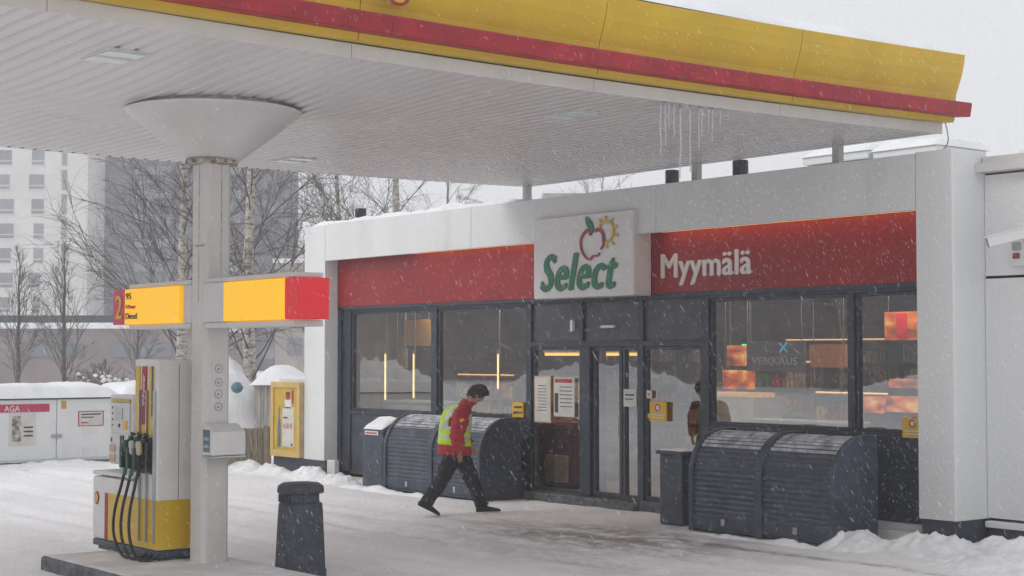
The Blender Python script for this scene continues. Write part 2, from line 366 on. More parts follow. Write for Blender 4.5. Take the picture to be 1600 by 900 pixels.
# body walls + roof
MB().box(-24.2, -24.0, 15.2, 21.5, 0, 4.2).box(-24.2, 2, 21.5, 21.7, 0, 4.2).box(1.8, 2, 15.3, 21.5, 0, 4.2).build('rear_wall', 'clad', B)
MB().box(-24.2, 2, 14.9, 21.6, 4.1, 4.2).build('roof', 'clad_grey', B)
cap_snow('roof_snow', -24.28, -18.2, 14.53, 21.5, 4.31, .11, B, nx=60, ny=30, seed=3, over=.0, lump=.8)
cap_snow('roof_snow', -18, -11, 15.0, 21.5, 4.2, .13, B, nx=60, ny=30, seed=5, over=0)
cap_snow('roof_snow', -10.3, 2, 15.1, 21.5, 4.27, .26, B, nx=60, ny=30, seed=9, over=0, lump=.2)
# red fascia signs
def fascia(x0, x1, label, text=None):
    t = thing('fascia_sign', ((x0+x1)/2, 14.75, 2.9), label, 'sign')
    MB().box(x0, x1, 14.752, 14.80, 2.91, 4.1).build('sign_panel', 'red_panel', t, bevel=.004)
    # lamp strip behind the lower lip of the white beam
    if text:
        MB().box(x0+.3, x1-.02, 14.60, 14.66, 3.708, 3.73).build('lamp_strip', 'strip_lamp', t)
        text_mb(text, -15.49, -13.87, 3.005, 3.42, 'front', 14.745, .02, .04, space=1.04).build('lettering', 'letter_white', t)
    else:
        MB().box(-21.2, x1, 14.60, 14.66, 3.708, 3.73).build('lamp_strip', 'strip_lamp', t)
    return t
fascia(-23.6, -17.81, 'long blank red panel left of the white apple sign')
fascia(-15.685, -11.15, 'red panel with white lettering Myymälä', 'Myymälä')
# select sign
t = thing('apple_sign', (-16.75, 14.42, 2.89), 'white box sign with green Select lettering under a red apple', 'sign')
MB().box(-17.8, -15.69, 14.42, 14.75, 2.88, 4.03).build('sign_box', 'sign_white', t, bevel=.02)
yy = 14.412
text_mb('Select', -17.62, -16.02, 2.985, 3.50, 'front', yy, .012, .07, .3, space=1.1).build('lettering', 'green', t)
def stroke(mb, pts, w, y=yy, d=.012, mi=0):
    P = []
    n = len(pts)
    for sgn in (1, -1):
        for i in (range(n) if sgn == 1 else range(n-1, -1, -1)):
            a = Vector(pts[max(i-1, 0)]); b = Vector(pts[min(i+1, n-1)]); dd = (b-a).normalized(); nn = Vector((-dd.y, dd.x))
            ww = w[i] if isinstance(w, (list, tuple)) else w
            q = Vector(pts[i])+nn*ww*.5*sgn; P.append((q.x, q.y))
    # quads
    vs = [(p[0], y-d, p[1]) for p in P]+[(p[0], y, p[1]) for p in P]; N = 2*n
    fs = [(i, i+1, N-2-i, N-1-i) for i in range(n-1)]+[(i, (i+1) % N, N+(i+1) % N, N+i) for i in range(N)]
    mb.add(vs, fs, mi)
def sel(u, v):  # logo pixel coords of the 1238x900 crop -> sign plane; perspective undone roughly
    x = -17.8+2.11*((u-95)/(945-95)); zt = 4.03; top = 118-(u-95)*(118-38)/850; bot = 815-(u-95)*(815-778)/850
    return (x, zt-(v-top)/(bot-top)*1.15)
def cr(pts, k=6):
    out = []
    for i in range(len(pts)-1):
        p0 = Vector(pts[max(i-1, 0)]); p1 = Vector(pts[i]); p2 = Vector(pts[i+1]); p3 = Vector(pts[min(i+2, len(pts)-1)])
        for j in range(k):
            s_ = j/k; out.append(tuple(.5*((2*p1)+(-p0+p2)*s_+(2*p0-5*p1+4*p2-p3)*s_*s_+(-p0+3*p1-3*p2+p3)*s_**3)))
    out.append(tuple(pts[-1])); return out
def taper(n, a, b, c): return [a+(b-a)*math.sin(math.pi*i/(n-1))+(c-a)*(i/(n-1)) for i in range(n)]
ap = MB()
l1 = cr([sel(*p) for p in [(602, 262), (592, 220), (560, 228), (522, 290), (520, 370), (548, 435), (592, 470), (622, 440), (645, 440), (668, 432), (674, 412)]])
stroke(ap, l1, taper(len(l1), .05, .045, .025))
l2 = cr([sel(*p) for p in [(640, 228), (665, 210), (700, 240), (710, 300), (706, 345), (686, 382)]])
stroke(ap, l2, taper(len(l2), .04, .06, .02)); ap.build('apple_outline', 'apple', t)
lf = MB(); l3 = cr([sel(*p) for p in [(563, 100), (580, 145), (604, 185), (622, 238)]]); stroke(lf, l3, taper(len(l3), .005, .1, .02)); lf.build('leaf', 'green', t)
sn = MB(); l4 = cr([sel(*p) for p in [(672, 196), (690, 160), (730, 145), (775, 165), (790, 230), (770, 295), (722, 328)]]); stroke(sn, l4, .035)
for a, b in [((676, 122), (684, 145)), ((727, 95), (727, 122)), ((786, 118), (774, 140)), ((818, 182), (796, 194)), ((826, 266), (806, 256)), ((792, 346), (780, 322)), ((734, 374), (738, 348))]: stroke(sn, [sel(*a), sel(*b)], .035)
sn.build('sun_outline', 'sun_y', t)

# storefront frame
YF = 14.80; YG = 14.85
m = MB()
for a, b, z0, z1 in [(-23.5, -23.26, .1, 2.9), (-20.87, -20.72, .1, 2.9), (-18.44, -18.33, .1, 2.9), (-17.245, -17.17, 2.2, 2.9), (-16.02, -15.92, .12, 2.9), (-14.82, -14.68, .1, 2.9), (-12.37, -12.29, .1, 2.9)]:
    m.box(a, b, YF, YF+.14, z0, z1)
m.box(-23.26, -18.44, YF+.003, YF+.13, 2.815, 2.9).box(-18.33, -14.82, YF+.003, YF+.13, 2.83, 2.9).box(-14.68, -11.1, YF+.003, YF+.13, 2.815, 2.9)
m.box(-23.26, -20.87, YF+.003, YF+.13, 1.08, 1.14).box(-20.72, -18.44, YF+.003, YF+.13, 1.08, 1.14)
m.box(-18.33, -16.02, YF+.003, YF+.13, 2.2, 2.28).box(-15.92, -14.82, YF+.003, YF+.13, 2.2, 2.28)
m.box(-14.68, -12.37, YF+.003, YF+.13, 1.13, 1.19).box(-12.29, -11.1, YF+.003, YF+.13, 1.13, 1.19)
m.build('storefront_frame', 'dark_frame', B, bevel=.006)
MB().box(-17.22, -17.0, YF-.02, YF+.3, .12, 2.198).build('door_post', 'dark_frame', B, bevel=.006)
for a, b in [(-23.26, -20.87), (-20.72, -18.44)]: MB().box(a, b, YF+.03, YF+.1, .1, 1.08).build('lower_panel', 'dark', B, bevel=.004)
for a, b in [(-14.68, -12.37), (-12.29, -11.1)]: MB().box(a, b, YF+.03, YF+.1, .18, 1.13).build('lower_panel', 'dark', B, bevel=.004)
for a, b in [(-18.33, -17.245), (-17.17, -16.02), (-15.92, -14.82)]: MB().box(a, b, YF+.045, YF+.1, 2.28, 2.83).build('transom_panel', 'transom', B, bevel=.004)
MB().box(-18.5, -15.9, 14.62, 14.95, -.05, .1).box(-15.9, -14.0, 14.7, 14.95, -.05, .13).build('door_step', 'concrete', B, bevel=.01)
MB().box(-11.9, -11.15, 14.55, 14.9, .0, .12).box(-14.6, -11.15, 14.74, 14.9, .1, .18).build('sill_step', 'clad_grey', B, bevel=.01)
def window(x0, x1, z0, z1, fr=.045, nm='window', lab=None):
    w = MB(); y0, y1 = YG-.02, YG+.06
    w.box(x0, x0+fr, y0, y1, z0, z1).box(x1-fr, x1, y0, y1, z0, z1).box(x0+fr, x1-fr, y0, y1, z1-fr, z1).box(x0+fr, x1-fr, y0, y1, z0, z0+fr)
    o = w.build(nm, 'dark_frame', B, bevel=.004)
    MB().add([(x0+fr, YG+.015, z0+fr), (x1-fr, YG+.015, z0+fr), (x1-fr, YG+.015, z1-fr), (x0+fr, YG+.015, z1-fr)], [(0, 1, 2, 3)]).build('pane', 'glass', o)
    if lab: o['label'] = lab
    return o
w1 = window(-23.26, -20.87, 1.14, 2.815); w2 = window(-20.72, -18.44, 1.14, 2.815)
s1 = window(-18.33, -17.22, .12, 2.2); s2 = window(-15.92, -14.82, .14, 2.2)
w3 = window(-14.68, -12.37, 1.19, 2.815); w4 = window(-12.29, -11.1, 1.19, 2.815)
d1 = window(-16.99, -16.375, .12, 2.2, .06, 'sliding_door'); d2 = window(-16.36, -16.02, .12, 2.2, .05, 'sliding_door')
MB().tube([(-16.395, YF-.03, .95), (-16.395, YF-.03, 1.25)], .012).build('handle', 'steel', d1)
# stickers & posters on glass
def printed(name, x0, x1, z0, z1, parent, base='paper', lines=(), y=14.826, frame=None):
    o = MB().box(x0, x1, y, y+.006, z0, z1); mats = [base, 'ink', 'redink', frame or base]
    if frame:
        o.box(x0-.02, x1+.02, y+.002, y+.008, z0-.02, z1+.02, 3)
    for (u0, u1, v0, v1, k) in lines:
        o.box(x0+(x1-x0)*u0, x0+(x1-x0)*u1, y-.003, y, z0+(z1-z0)*v0, z0+(z1-z0)*v1, k)
    return o.build(name, mats, parent)
pr = [(.1, .9, .86-.1*k, .90-.1*k, 1) for k in range(8)]
printed('poster', -18.27, -17.93, 1.12, 1.76, s1, 'paper', [(.14, .86, .1, .88, 0)]+[(.2, .8, .8-.07*k, .815-.07*k, 1) for k in range(9)], frame='beige')
printed('poster', -17.84, -17.38, 1.2, 1.76, s1, 'paper', [(.06, .9, .87, .97, 2), (.05, .22, .1, .6, 1)]+[(.3, .9, .75-.1*k, .77-.1*k, 1) for k in range(6)])
p = printed('notice', -16.34, -16.08, 1.38, 1.62, d2, 'paper'); MB().box(-16.3, -16.13, 14.82, 14.825, 1.53, 1.55).build('print', 'ink', d2); MB().box(-16.3, -16.15, 14.82, 14.825, 1.475, 1.49).build('print', 'ink', d2)
printed('sticker', -15.88, -15.78, 1.5, 1.61, s2, 'paper', [(.3, .7, .4, .6, 2)])
printed('sticker', -15.86, -15.80, 1.24, 1.30, s2, 'sticker')
def ysticker(x0, x1, z0, z1, parent, text):
    o = MB().box(x0, x1, 14.80, 14.824, z0, z1); cx = (x0+x1)/2; cz = z0+(z1-z0)*.7; r = (z1-z0)*.2
    if text == 'ring':
        disc(o, cx, 14.80, cz, r, th=.003, rin=r*.65, mi=2); disc(o, cx, 14.80, cz, r*.6, th=.002, mi=3)
        for k in range(2): o.box(x0+.03, x1-.03, 14.797, 14.80, z0+(.3-.14*k)*(z1-z0), z0+(.36-.14*k)*(z1-z0), 3)
    else:
        for k in range(2): o.box(x0+.05, x1-.02, 14.797, 14.80, z0+(.62-.36*k)*(z1-z0), z0+(.76-.36*k)*(z1-z0), 1)
        disc(o, x0+.05, 14.797, z0+.06, .018, th=.003, mi=1)
    return o.build('sticker', ['sticker', 'ink', 'redink', 'letter_white'], parent)
ysticker(-15.79, -15.48, 1.2, 1.46, s2, 'ring'); ysticker(-18.78, -18.52, 1.16, 1.38, w2, 'bars'); ysticker(-11.6, -11.32, 1.15, 1.38, w4, 'ring')
MB().tube([(-17.41, 14.845, 2.5), (-17.41, 14.80, 2.5)], .03).box(-17.44, -17.38, 14.79, 14.85, 2.42, 2.58).build('doorway_sensor', 'clad', B, bevel=.01)
MB().box(-16.78, -16.5, 14.79, 14.85, 2.46, 2.5).build('door_motion_detector', 'clad', B, bevel=.008)
# interior
MB().box(-23.5, -11, 14.96, 21.4, .04, .1).build('shop_floor', 'floor_in', B)
MB().box(-23.5, -11, 20.9, 21.0, .1, 3.0).box(-23.58, -23.5, 14.96, 21, .1, 3).box(-11.1, -11.0, 14.96, 21, .1, 3).build('interior_wall', 'wall_in', B)
MB().box(-23.5, -11, 14.96, 21.4, 2.96, 3.02).build('shop_ceiling', 'ceil_in', B)
for k, (x, y, la) in enumerate([(-22.1, 15.75, 'behind the leftmost window'), (-19.6, 15.75, 'behind the second window'), (-17, 15.9, 'just inside the sliding doors'), (-14.9, 15.75, 'behind the lottery window'), (-12.3, 15.75, 'behind the rightmost window'), (-18.4, 16.0, 'beside the promotion stand')]):  # fill lamps added above the window head, unseen, to light the front goods
    l = thing('hidden_fill_lamp', (x, y, 2.94), 'added unseen fill lamp '+la, 'lamp', 'unseen fill lamps added under the shop ceiling')
    MB().box(x-.6, x+.6, y-.15, y+.15, 2.90, 2.955).build('housing', 'clad_grey', l); MB().box(x-.56, x+.56, y-.12, y+.12, 2.885, 2.899).build('diffuser', 'fill_lamp', l)
GC = [(.5, .06, .04), (.62, .42, .06), (.5, .46, .4), (.08, .14, .3), (.5, .2, .05), (.08, .22, .1), (.25, .1, .04), (.6, .5, .3)]
GM = [mat('goods_%s' % 'abcdefgh'[i], c, .45, var=.25, scale=14) for i, c in enumerate(GC)]
def shelf(x0, x1, y, h, label, seed, lamp=False):
    r = random.Random(seed); t = thing('display_shelf', ((x0+x1)/2, y, .1), label, 'shelf')
    m = MB().box(x0, x1, y+.4, y+.44, .1, h); n = max(4, int(h/.36))
    for k in range(n+1): m.box(x0, x1, y, y+.4, .1+(h-.15)*k/n, .13+(h-.15)*k/n)
    m.box(x0-.02, x0, y, y+.44, .1, h).box(x1, x1+.02, y, y+.44, .1, h); m.build('shelf_frame', 'wall_in', t)
    g_ = MB()
    for k in range(n):
        x = x0+.03; zb = .135+(h-.15)*k/n; room = (h-.15)/n-.06
        while x < x1-.12:
            c = r.randrange(8); w = r.uniform(.05, .11); hh = room*r.uniform(.5, .95)
            for q in range(r.randint(1, 4)):
                if x > x1-.12: break
                if c % 3 == 0: g_.lathe([(w*.42, 0), (w*.42, hh*.7), (w*.2, hh*.85), (w*.2, hh)], (x+w/2, y+.1, zb), 8, mi=c)
                else: g_.box(x, x+w-.008, y+.03, y+.3, zb, zb+hh, c)
                x += w+.004
            x += r.choice([0, .02, .08])
    tag(g_.build('packaged_goods', GM, t), kind='stuff')
    if lamp: MB().box(x0+.05, x1-.05, y+.0, y+.03, h-.03, h-.005).build('shelf_fill_glow', 'added_shelf_glow', t)  # glow strip added along the shelf top to warm the goods
    return t
M['added_shelf_glow'] = lit('added_shelf_glow', (1, .55, .22), 1.1)
shelf(-23.2, -21.5, 17.0, 1.75, 'goods shelf behind the leftmost shop window', 1, True)
shelf(-20.8, -18.9, 16.6, 1.75, 'goods shelf behind the second window from left', 2)
shelf(-16.9, -15.2, 17.6, 2.0, 'goods shelf seen through the sliding doors', 3, True)
shelf(-14.5, -12.9, 16.6, 1.6, 'low goods shelf behind the lottery poster window', 4, True)
shelf(-12.7, -11.3, 17.2, 1.95, 'goods shelf behind the rightmost shop window', 5, True)
for k, la in enumerate(['leftmost tall shelf on the shop rear wall', 'second tall shelf from left on the rear wall', 'middle tall shelf on the shop rear wall', 'tall rear wall shelf right of the doors', 'rightmost tall shelf on the shop rear wall']):
    shelf(-23.2+k*2.42, -21.0+k*2.42, 20.3, 2.35, la, 20+k, k != 1)
def counter(x0, x1, y0, y1, h, mt, label, topm='clad_grey'):
    t = thing('counter', ((x0+x1)/2, (y0+y1)/2, .1), label, 'counter'); MB().box(x0, x1, y0, y1, .1, h-.05).build('counter_body', mt, t, bevel=.01); MB().box(x0-.03, x1+.03, y0-.03, y1+.03, h-.045, h).build('counter_top', topm, t, bevel=.01)
counter(-23.3, -21.9, 15.5, 16.1, 1.3, 'clad', 'white counter behind the leftmost shop window')
counter(-14.6, -13.0, 15.5, 15.9, 1.25, 'clad', 'pale counter behind the window with the lottery poster')
def tube_lamp(x, y, z0, z1, label):
    t = thing('tube_lamp', (x, y, z0), label, 'lamp', 'glowing tubes behind the left windows'); MB().tube([(x, y, z0), (x, y, z1)], .013).build('lamp_tube', 'tube_lamp', t)
    MB().tube([(x, y, z1), (x, y, z1+.06)], .02).tube([(x, y, z0-.06), (x, y, z0)], .02).box(x-.01, x+.01, y+.02, y+.04, .1, 2.9).build('lamp_holder', 'steel', t)
tube_lamp(-23.48+.1, 15.6, 1.05, 2.1, 'glowing vertical tube at the far left of the leftmost window')
tube_lamp(-22.8, 15.8, 1.34, 2.1, 'shorter glowing vertical tube nearer the mullion of the leftmost window')
tube_lamp(-20.16, 15.6, 1.55, 2.1, 'glowing vertical tube behind the second window from left')
def glow(name, seed):
    m = mat(name, (.3, .1, .03), .5); n = m.node_tree; L = n.links; b = n.nodes['Principled BSDF']
    tc = n.nodes.new('ShaderNodeTexCoord'); mp = n.nodes.new('ShaderNodeMapping'); mp.inputs['Location'].default_value = (seed*3.1, 0, seed); mp.inputs['Scale'].default_value = (3.2, 3.2, 5.5); L.new(tc.outputs['Object'], mp.inputs[0])
    v = n.nodes.new('ShaderNodeTexNoise'); v.inputs['Scale'].default_value = 1.0; v.inputs['Detail'].default_value = 3; L.new(mp.outputs[0], v.inputs['Vector'])
    r = n.nodes.new('ShaderNodeValToRGB'); L.new(v.outputs['Fac'], r.inputs[0]); cs = [(.36, (.05, .01, .01, 1)), (.48, (.6, .07, .015, 1)), (.58, (1, .3, .04, 1)), (.68, (1, .75, .3, 1))]
    r.color_ramp.elements[0].position = cs[0][0]; r.color_ramp.elements[0].color = cs[0][1]; r.color_ramp.elements[1].position = cs[3][0]; r.color_ramp.elements[1].color = cs[3][1]
    for p_, c_ in cs[1:3]: e = r.color_ramp.elements.new(p_); e.color = c_
    L.new(r.outputs[0], b.inputs['Emission Color']); b.inputs['Emission Strength'].default_value = .6; return m
def board(name, x0, x1, y, z0, z1, mt, label, cat, extra=None, hang=True):
    t = thing(name, ((x0+x1)/2, y, z0), label, cat); MB().box(x0, x1, y, y+.04, z0, z1).build('board_face', mt, t, bevel=.005)
    if hang: MB().tube([(x0+.05, y+.02, z1), (x0+.05, y+.02, 2.96)], .006, 5).tube([(x1-.05, y+.02, z1), (x1-.05, y+.02, 2.96)], .006, 5).build('hanging_wire', 'steel', t)
    if extra: extra(t)
    return t
board('menu_board', -16.0, -15.52, 16.5, 1.93, 2.22, glow('food_glow', 1), 'upper glowing orange board behind the lottery window', 'sign')
board('menu_board', -16.15, -15.55, 16.56, 1.6, 1.87, glow('grill_glow', 2), 'lower glowing orange board over the food counter', 'sign')
board('menu_board', -13.85, -13.25, 15.8, 1.93, 2.22, mat('dull_orange', (.6, .25, .09), .5, emit=(1, .3, .08), es=.1), 'dull orange board right of the lottery poster', 'sign')
board('menu_board', -24+.6, -22.6, 16.0, 2.24, 2.7, mat('brown_board', (.4, .22, .06), .6, emit=(1, .5, .12), es=.03), 'long brown board high behind the leftmost window', 'sign')
board('wall_poster', -23.5+.05, -23.1, 15.85, 1.85, 2.2, 'beige', 'beige poster hung between the glowing tubes', 'poster')
def vx(t):
    text_mb('VEIKKAUS', -14.1, -13.34, 1.96, 2.06, at=14.99, depth=.006, bold=.05).build('lettering', mat('pale_letters', (.85, .85, .85), .5, emit=(.8, .8, .8), es=.0), t)
    k = MB(); stroke(k, [(-13.63, 2.24), (-13.5, 2.12)], .02, 14.99, .006); stroke(k, [(-13.51, 2.24), (-13.63, 2.12)], .02, 14.995, .006); k.build('cross_mark', lit('pale_blue', (.1, .6, .8), .3), t)
board('lottery_sign', -14.2, -13.24, 15.0, 1.88, 2.25, mat('mauve_banner', (.2, .15, .18), .5), 'grey mauve hanging banner lettered VEIKKAUS', 'sign', vx)
def sg(t):
    MB().box(-12.6, -12.45, 15.98, 15.999, 2.3, 2.6).build('red_stripe', 'lit_red', t)
board('lit_sign', -12.8, -12.2, 16.0, 2.27, 2.62, glow('sign_glow', 3), 'amber and red lit sign in the rightmost window', 'sign', sg)
for i, (x0, x1, z0, z1, mt, la) in enumerate([(-12.74, -12.3, 1.68, 1.79, 'amber_lamp', 'small amber lit display, uppermost in the rightmost window'), (-12.8, -12.3, 1.38, 1.58, 'orange_lamp', 'orange lit display, lowest in the rightmost window'), (-13.25, -12.85, 1.36, 1.56, 'amber_lamp', 'amber lit display case beside the right mullion')]):
    t = thing('lit_display', ((x0+x1)/2, 16, z0), la, 'display'); MB().box(x0, x1, 16.0, 16.2, z0, z1).build('display_face', glow('display_glow_%s' % 'abc'[i], 4+i), t, bevel=.01); MB().box(x0-.02, x1+.02, 16.01, 16.25, .1, z0-.002).build('display_stand', 'dark_frame', t)
t = thing('pastry_case', (-15.8, 16.3, .1), 'pastry case with self-glowing golden bread under the orange boards', 'display case')
MB().box(-16.3, -15.3, 16.3, 16.9, .1, 1.5).build('case_body', 'clad_grey', t, bevel=.01); MB().box(-16.25, -15.35, 16.28, 16.8, 1.502, 1.56).build('bread', mat('bread', (.6, .32, .08), .6, var=.3, scale=18, emit=(1, .5, .1), es=.3), t, bevel=.02)  # warm glow put into the bread itself; the case holds no lamp
t = thing('promotion_stand', (-18.5, 15.3, .1), 'dark maroon promotion stand behind the left side glass', 'stand')
MB().box(-19.0, -17.95, 15.35, 15.6, .1, 1.12).build('stand_panel', 'maroon', t, bevel=.12, seg=4); MB().box(-18.6, -18.1, 15.28, 15.34, .2, .6).build('leaflet_box', 'beige', t, bevel=.02)
t = thing('strip_light', (-20.3, 17.7, 2.07), 'amber strip light hanging inside above the entrance', 'lamp')
MB().box(-21.3, -19.3, 17.5, 17.9, 2.07, 2.12).build('lamp_diffuser', lit('amber_diffuser', (1, .48, .08), 1.5), t); MB().box(-21.32, -19.28, 17.48, 17.92, 2.122, 2.16).tube([(-21, 17.5, 2.16), (-21, 17.5, 2.96)], .01, 5).tube([(-19.5, 17.5, 2.16), (-19.5, 17.5, 2.96)], .01, 5).build('lamp_housing', 'clad_grey', t)
t = thing('exit_light', (-15.9, 16.8, 2.2), 'small green lit exit light inside', 'sign'); MB().box(-16.0, -15.82, 16.8, 16.85, 2.17, 2.24).build('light_box', lit('green_light', (.1, .9, .3), 1.2), t, bevel=.005); MB().tube([(-15.9, 16.83, 2.24), (-15.9, 16.83, 2.96)], .01, 5).build('hanger', 'steel', t)

# ------------------------------------------------------------------ roof items
def vent(px, y, z0, z1, w, label):
    d = FDIR+RT*((px-CX)/F); tt = y/d.y; x = d.x*tt
    t = thing('roof_vent', (x, y, 4.2), label, 'vent', 'black roof vents')
    MB().lathe([(w*.6, 4.15), (w*.6, z0+.03)], (x, y, 0), 16).build('vent_pipe', 'black', t, smooth=False)
    MB().lathe([(w*.97, z0), (w, z0+.02), (w, z1-.02), (w*.95, z1)], (x, y, 0), 20).build('vent_cap', 'black', t, bevel=.005)
vent(1051, 16.0, 4.50, 4.74, .1, 'black capped vent between the two white roof posts')
vent(1158, 16.0, 4.55, 4.755, .11, 'black vent right of the middle white roof post')
vent(563, 15.55, 4.54, 4.70, .1, 'black vent poking through snow at the left roof end')
def rooftop(x0, x1, y, z1, label, dark):
    t = thing('rooftop_unit', ((x0+x1)/2, y, 4.2), label, 'ventilation unit')
    m = MB().box(x0, x1, y, y+1.0, 4.15, z1-.12).box(x0-.04, x1+.04, y-.04, y+1.04, z1-.117, z1); m.build('unit_casing', 'clad', t, bevel=.02)
    g_ = MB()
    for k in range(5): g_.box(x0+.12+k*(x1-x0-.2)/5, x0+.12+(k+.85)*(x1-x0-.2)/5, y-.02, y+.01, 4.3, z1-.14)
    g_.build('grille', 'rib_dark' if dark else 'clad_grey', t)
    cap_snow('unit_snow', x0-.04, x1+.04, y-.04, y+1.04, z1, .13, t, seed=int(x0))
rooftop(-14.93, -13.85, 17.0, 4.84, 'white snow-capped roof unit left of the right roof post', False)
rooftop(-13.7, -12.75, 17.0, 4.80, 'snow-capped roof unit with dark grille by the canopy corner', True)

# ------------------------------------------------------------------ CANOPY
K = thing('forecourt_canopy', (-13.8, 7.2, 0), 'large flat canopy with yellow and red fascia on one white column', 'canopy')
CY0, CY1 = -.6, 15.02; CXF, CXB = -11.2, -18.7
def sag(x, y): return -.055*(1-((y-9.7)/5.4)**2) if abs(y-9.7) < 5.4 else .0*y
def dip(x, y):
    a = min(1, abs(x+13.8)/2.55); b = min(1, abs(y-7.2)/3.2); return -.13*(math.cos(a*math.pi/2)**2)*(math.cos(b*math.pi/2)**2)
def sz(x, y): return 4.605+sag(x, y)+dip(x, y)
# soffit: trapezoidal ribs running along X
m = MB(); prof = []; y = CY0; pitch = .16; k = 0
while y < CY1-.01:
    prof += [(y, 0), (y+.092, 0), (y+.108, .028), (y+.144, .028)]; y += pitch
prof.append((CY1, 0))
nx = 30
vs = []; fs = []
for i in range(nx+1):
    x = CXF-.02+(CXB-CXF+.04)*i/nx
    for (yy_, dz) in prof: vs.append((x, yy_, sz(x, yy_)+dz))
n = len(prof)
for i in range(nx):
    for j in range(n-1): fs.append((i*n+j, i*n+j+1, (i+1)*n+j+1, (i+1)*n+j))
m.add(vs, fs); m.build('soffit', 'soffit', K)
# edge trims with gaps behind ribs
def strip_along_y(x0, x1, zlo, zhi, ya, yb, mb, st=.65, mi=0):
    n = max(2, int((yb-ya)/st)+1); rings = []
    for i in range(n+1):
        y = ya+(yb-ya)*i/n; s_ = sag(0, y)
        rings.append([Vector((x0, y, zlo+s_)), Vector((x1, y, zlo+s_)), Vector((x1, y, zhi+s_)), Vector((x0, y, zhi+s_))])
    mb.loft(rings, mi)
m = MB(); jt = [CY0, 1.9, 4.5, 7.12, 9.79, 12.34, 15.05]
for a, b in zip(jt, jt[1:]): strip_along_y(CXF-.012, CXF+.01, 4.60, 4.72, a+.003, b-.003, m)
m.build('white_trim', 'clad_grey', K)
m = MB(); strip_along_y(CXB-.02, CXB+.01, 4.635, 4.72, CY0, 15.03, m); m.box(CXB, CXF-.02, CY1, CY1+.02, 4.64, 4.74); m.build('edge_trim', 'clad_grey', K)
m = MB(); strip_along_y(CXB+.012, CXB+.03, 4.61, 4.64, CY0, 15.0, m); m.build('edge_shadow_gap', 'rib_dark', K)
def fpanel(ya, yb, mb):
    P = [(-11.2, 4.722), (-11.05, 4.715), (-11.03, 4.77), (-11.02, 4.93), (-11.01, 5.03), (-10.97, 5.13), (-10.925, 5.25), (-10.9, 5.36), (-10.885, 5.46), (-10.93, 5.475), (-11.2, 5.45)]
    n = 5; rings = []
    for i in range(n+1):
        y = ya+(yb-ya)*i/n; rings.append([Vector((x, y, z+sag(0, y)*(.8 if z < 5 else 1.3))) for x, z in P])
    mb.loft(rings)
m = MB(); jy = [CY0, 1.9, 4.5, 7.09, 9.70, 12.36, 15.07]
for a, b in zip(jy, jy[1:]): fpanel(a+.004, b-.004, m)
m.build('yellow_fascia', 'yellow', K)
m = MB(); P = [(-11.03, 4.775), (-10.872, 4.762), (-10.862, 4.77), (-10.838, 4.905), (-10.845, 4.918), (-11.025, 4.925)]
rj = [CY0, 2.3, 4.9, 7.3, 9.96, 12.56, 15.12]
for a, b in zip(rj, rj[1:]):
    m.loft([[Vector((x, a+(b-a)*i/5+(.003 if i == 0 else 0), z+.9*sag(0, a+(b-a)*i/5))) for x, z in P] for i in range(6)])
m.build('red_strip', 'red', K)
MB().box(CXB, CXF, CY0, CY1-.02, 5.2, 5.3).box(CXB, CXB+.05, CY0, CY1, 4.74, 5.3).box(CXB+.05, CXF, CY1-.06, CY1-.01, 4.76, 5.3).box(CXB+.05, CXF, CY0, CY0+.05, 4.76, 5.3).build('canopy_roof', 'clad_grey', K)
cap_snow('canopy_snow', CXB, -10.98, CY0, 14.95, 5.44, .17, K, nx=40, ny=90, over=0, seed=2, lump=.35)
# round fascia emblem: ring with a small dark figure
m = MB(); disc(m, -10.88, 7.38, 5.09, .12, 'side', .01, 28, 0, rin=.092); disc(m, -10.88, 7.38, 5.09, .09, 'side', .006, 24, 1)
m.add([(-10.868, 7.345, 5.03), (-10.868, 7.415, 5.03), (-10.868, 7.38, 5.12)], [(0, 1, 2)], 2); m.box(-10.872, -10.864, 7.37, 7.39, 5.06, 5.14, 2)
m.build('round_emblem', ['red', 'yellow', 'ink'], K)
# recessed canopy lights
for (x, y, la) in [(-12.35, 5.55, 'canopy light nearest the camera with a visible tube'), (-12.45, 10.58, 'canopy light near the yellow fascia edge'), (-17.5, 10.3, 'canopy light behind the column cone')]:
    t = thing('canopy_light', (x, y, sz(x, y)), la, 'lamp', 'recessed lights in the canopy soffit'); z = sz(x, y)
    MB().box(x-.27, x+.27, y-.19, y+.19, z-.006, z+.02).build('light_frame', 'clad_grey', t, bevel=.003)
    MB().box(x-.24, x+.24, y-.165, y+.165, z-.016, z-.007).build('lens', 'lampglass', t, bevel=.003); MB().box(x-.03, x+.03, y-.165, y+.165, z-.024, z-.017).build('lens_bar', 'clad_grey', t)
# column, cone, collar
ccx, ccy = -13.79, 7.20
MB().prism([(ccx-.14, ccy-.11), (ccx-.11, ccy-.14), (ccx+.10, ccy-.14), (ccx+.14, ccy-.10), (ccx+.14, ccy+.11), (ccx+.11, ccy+.14), (ccx-.11, ccy+.14), (ccx-.14, ccy+.11)], 'z', .1, 3.99).build('column', 'column', K, bevel=.006)
MB().box(ccx+.02, ccx+.025, ccy-.1425, ccy-.14, 2.6, 3.9).box(ccx+.14, ccx+.1425, ccy+.03, ccy+.036, 2.6, 3.9).box(ccx-.05, ccx+.14, ccy-.143, ccy-.14, 3.12, 3.135).build('column_seam', 'rust', K)
MB().lathe([(.16, 3.905), (.25, 3.915), (.25, 3.95), (.16, 3.955)], (ccx, ccy, 0), 24).build('collar', 'rust', K)
MB().lathe([(.2, 3.94), (.245, 3.95), (.83, 4.405), (.845, 4.425), (.8, 4.428)], (ccx-.02, ccy+.03, 0), 72).build('cone', 'clad_grey', K, smooth=False)
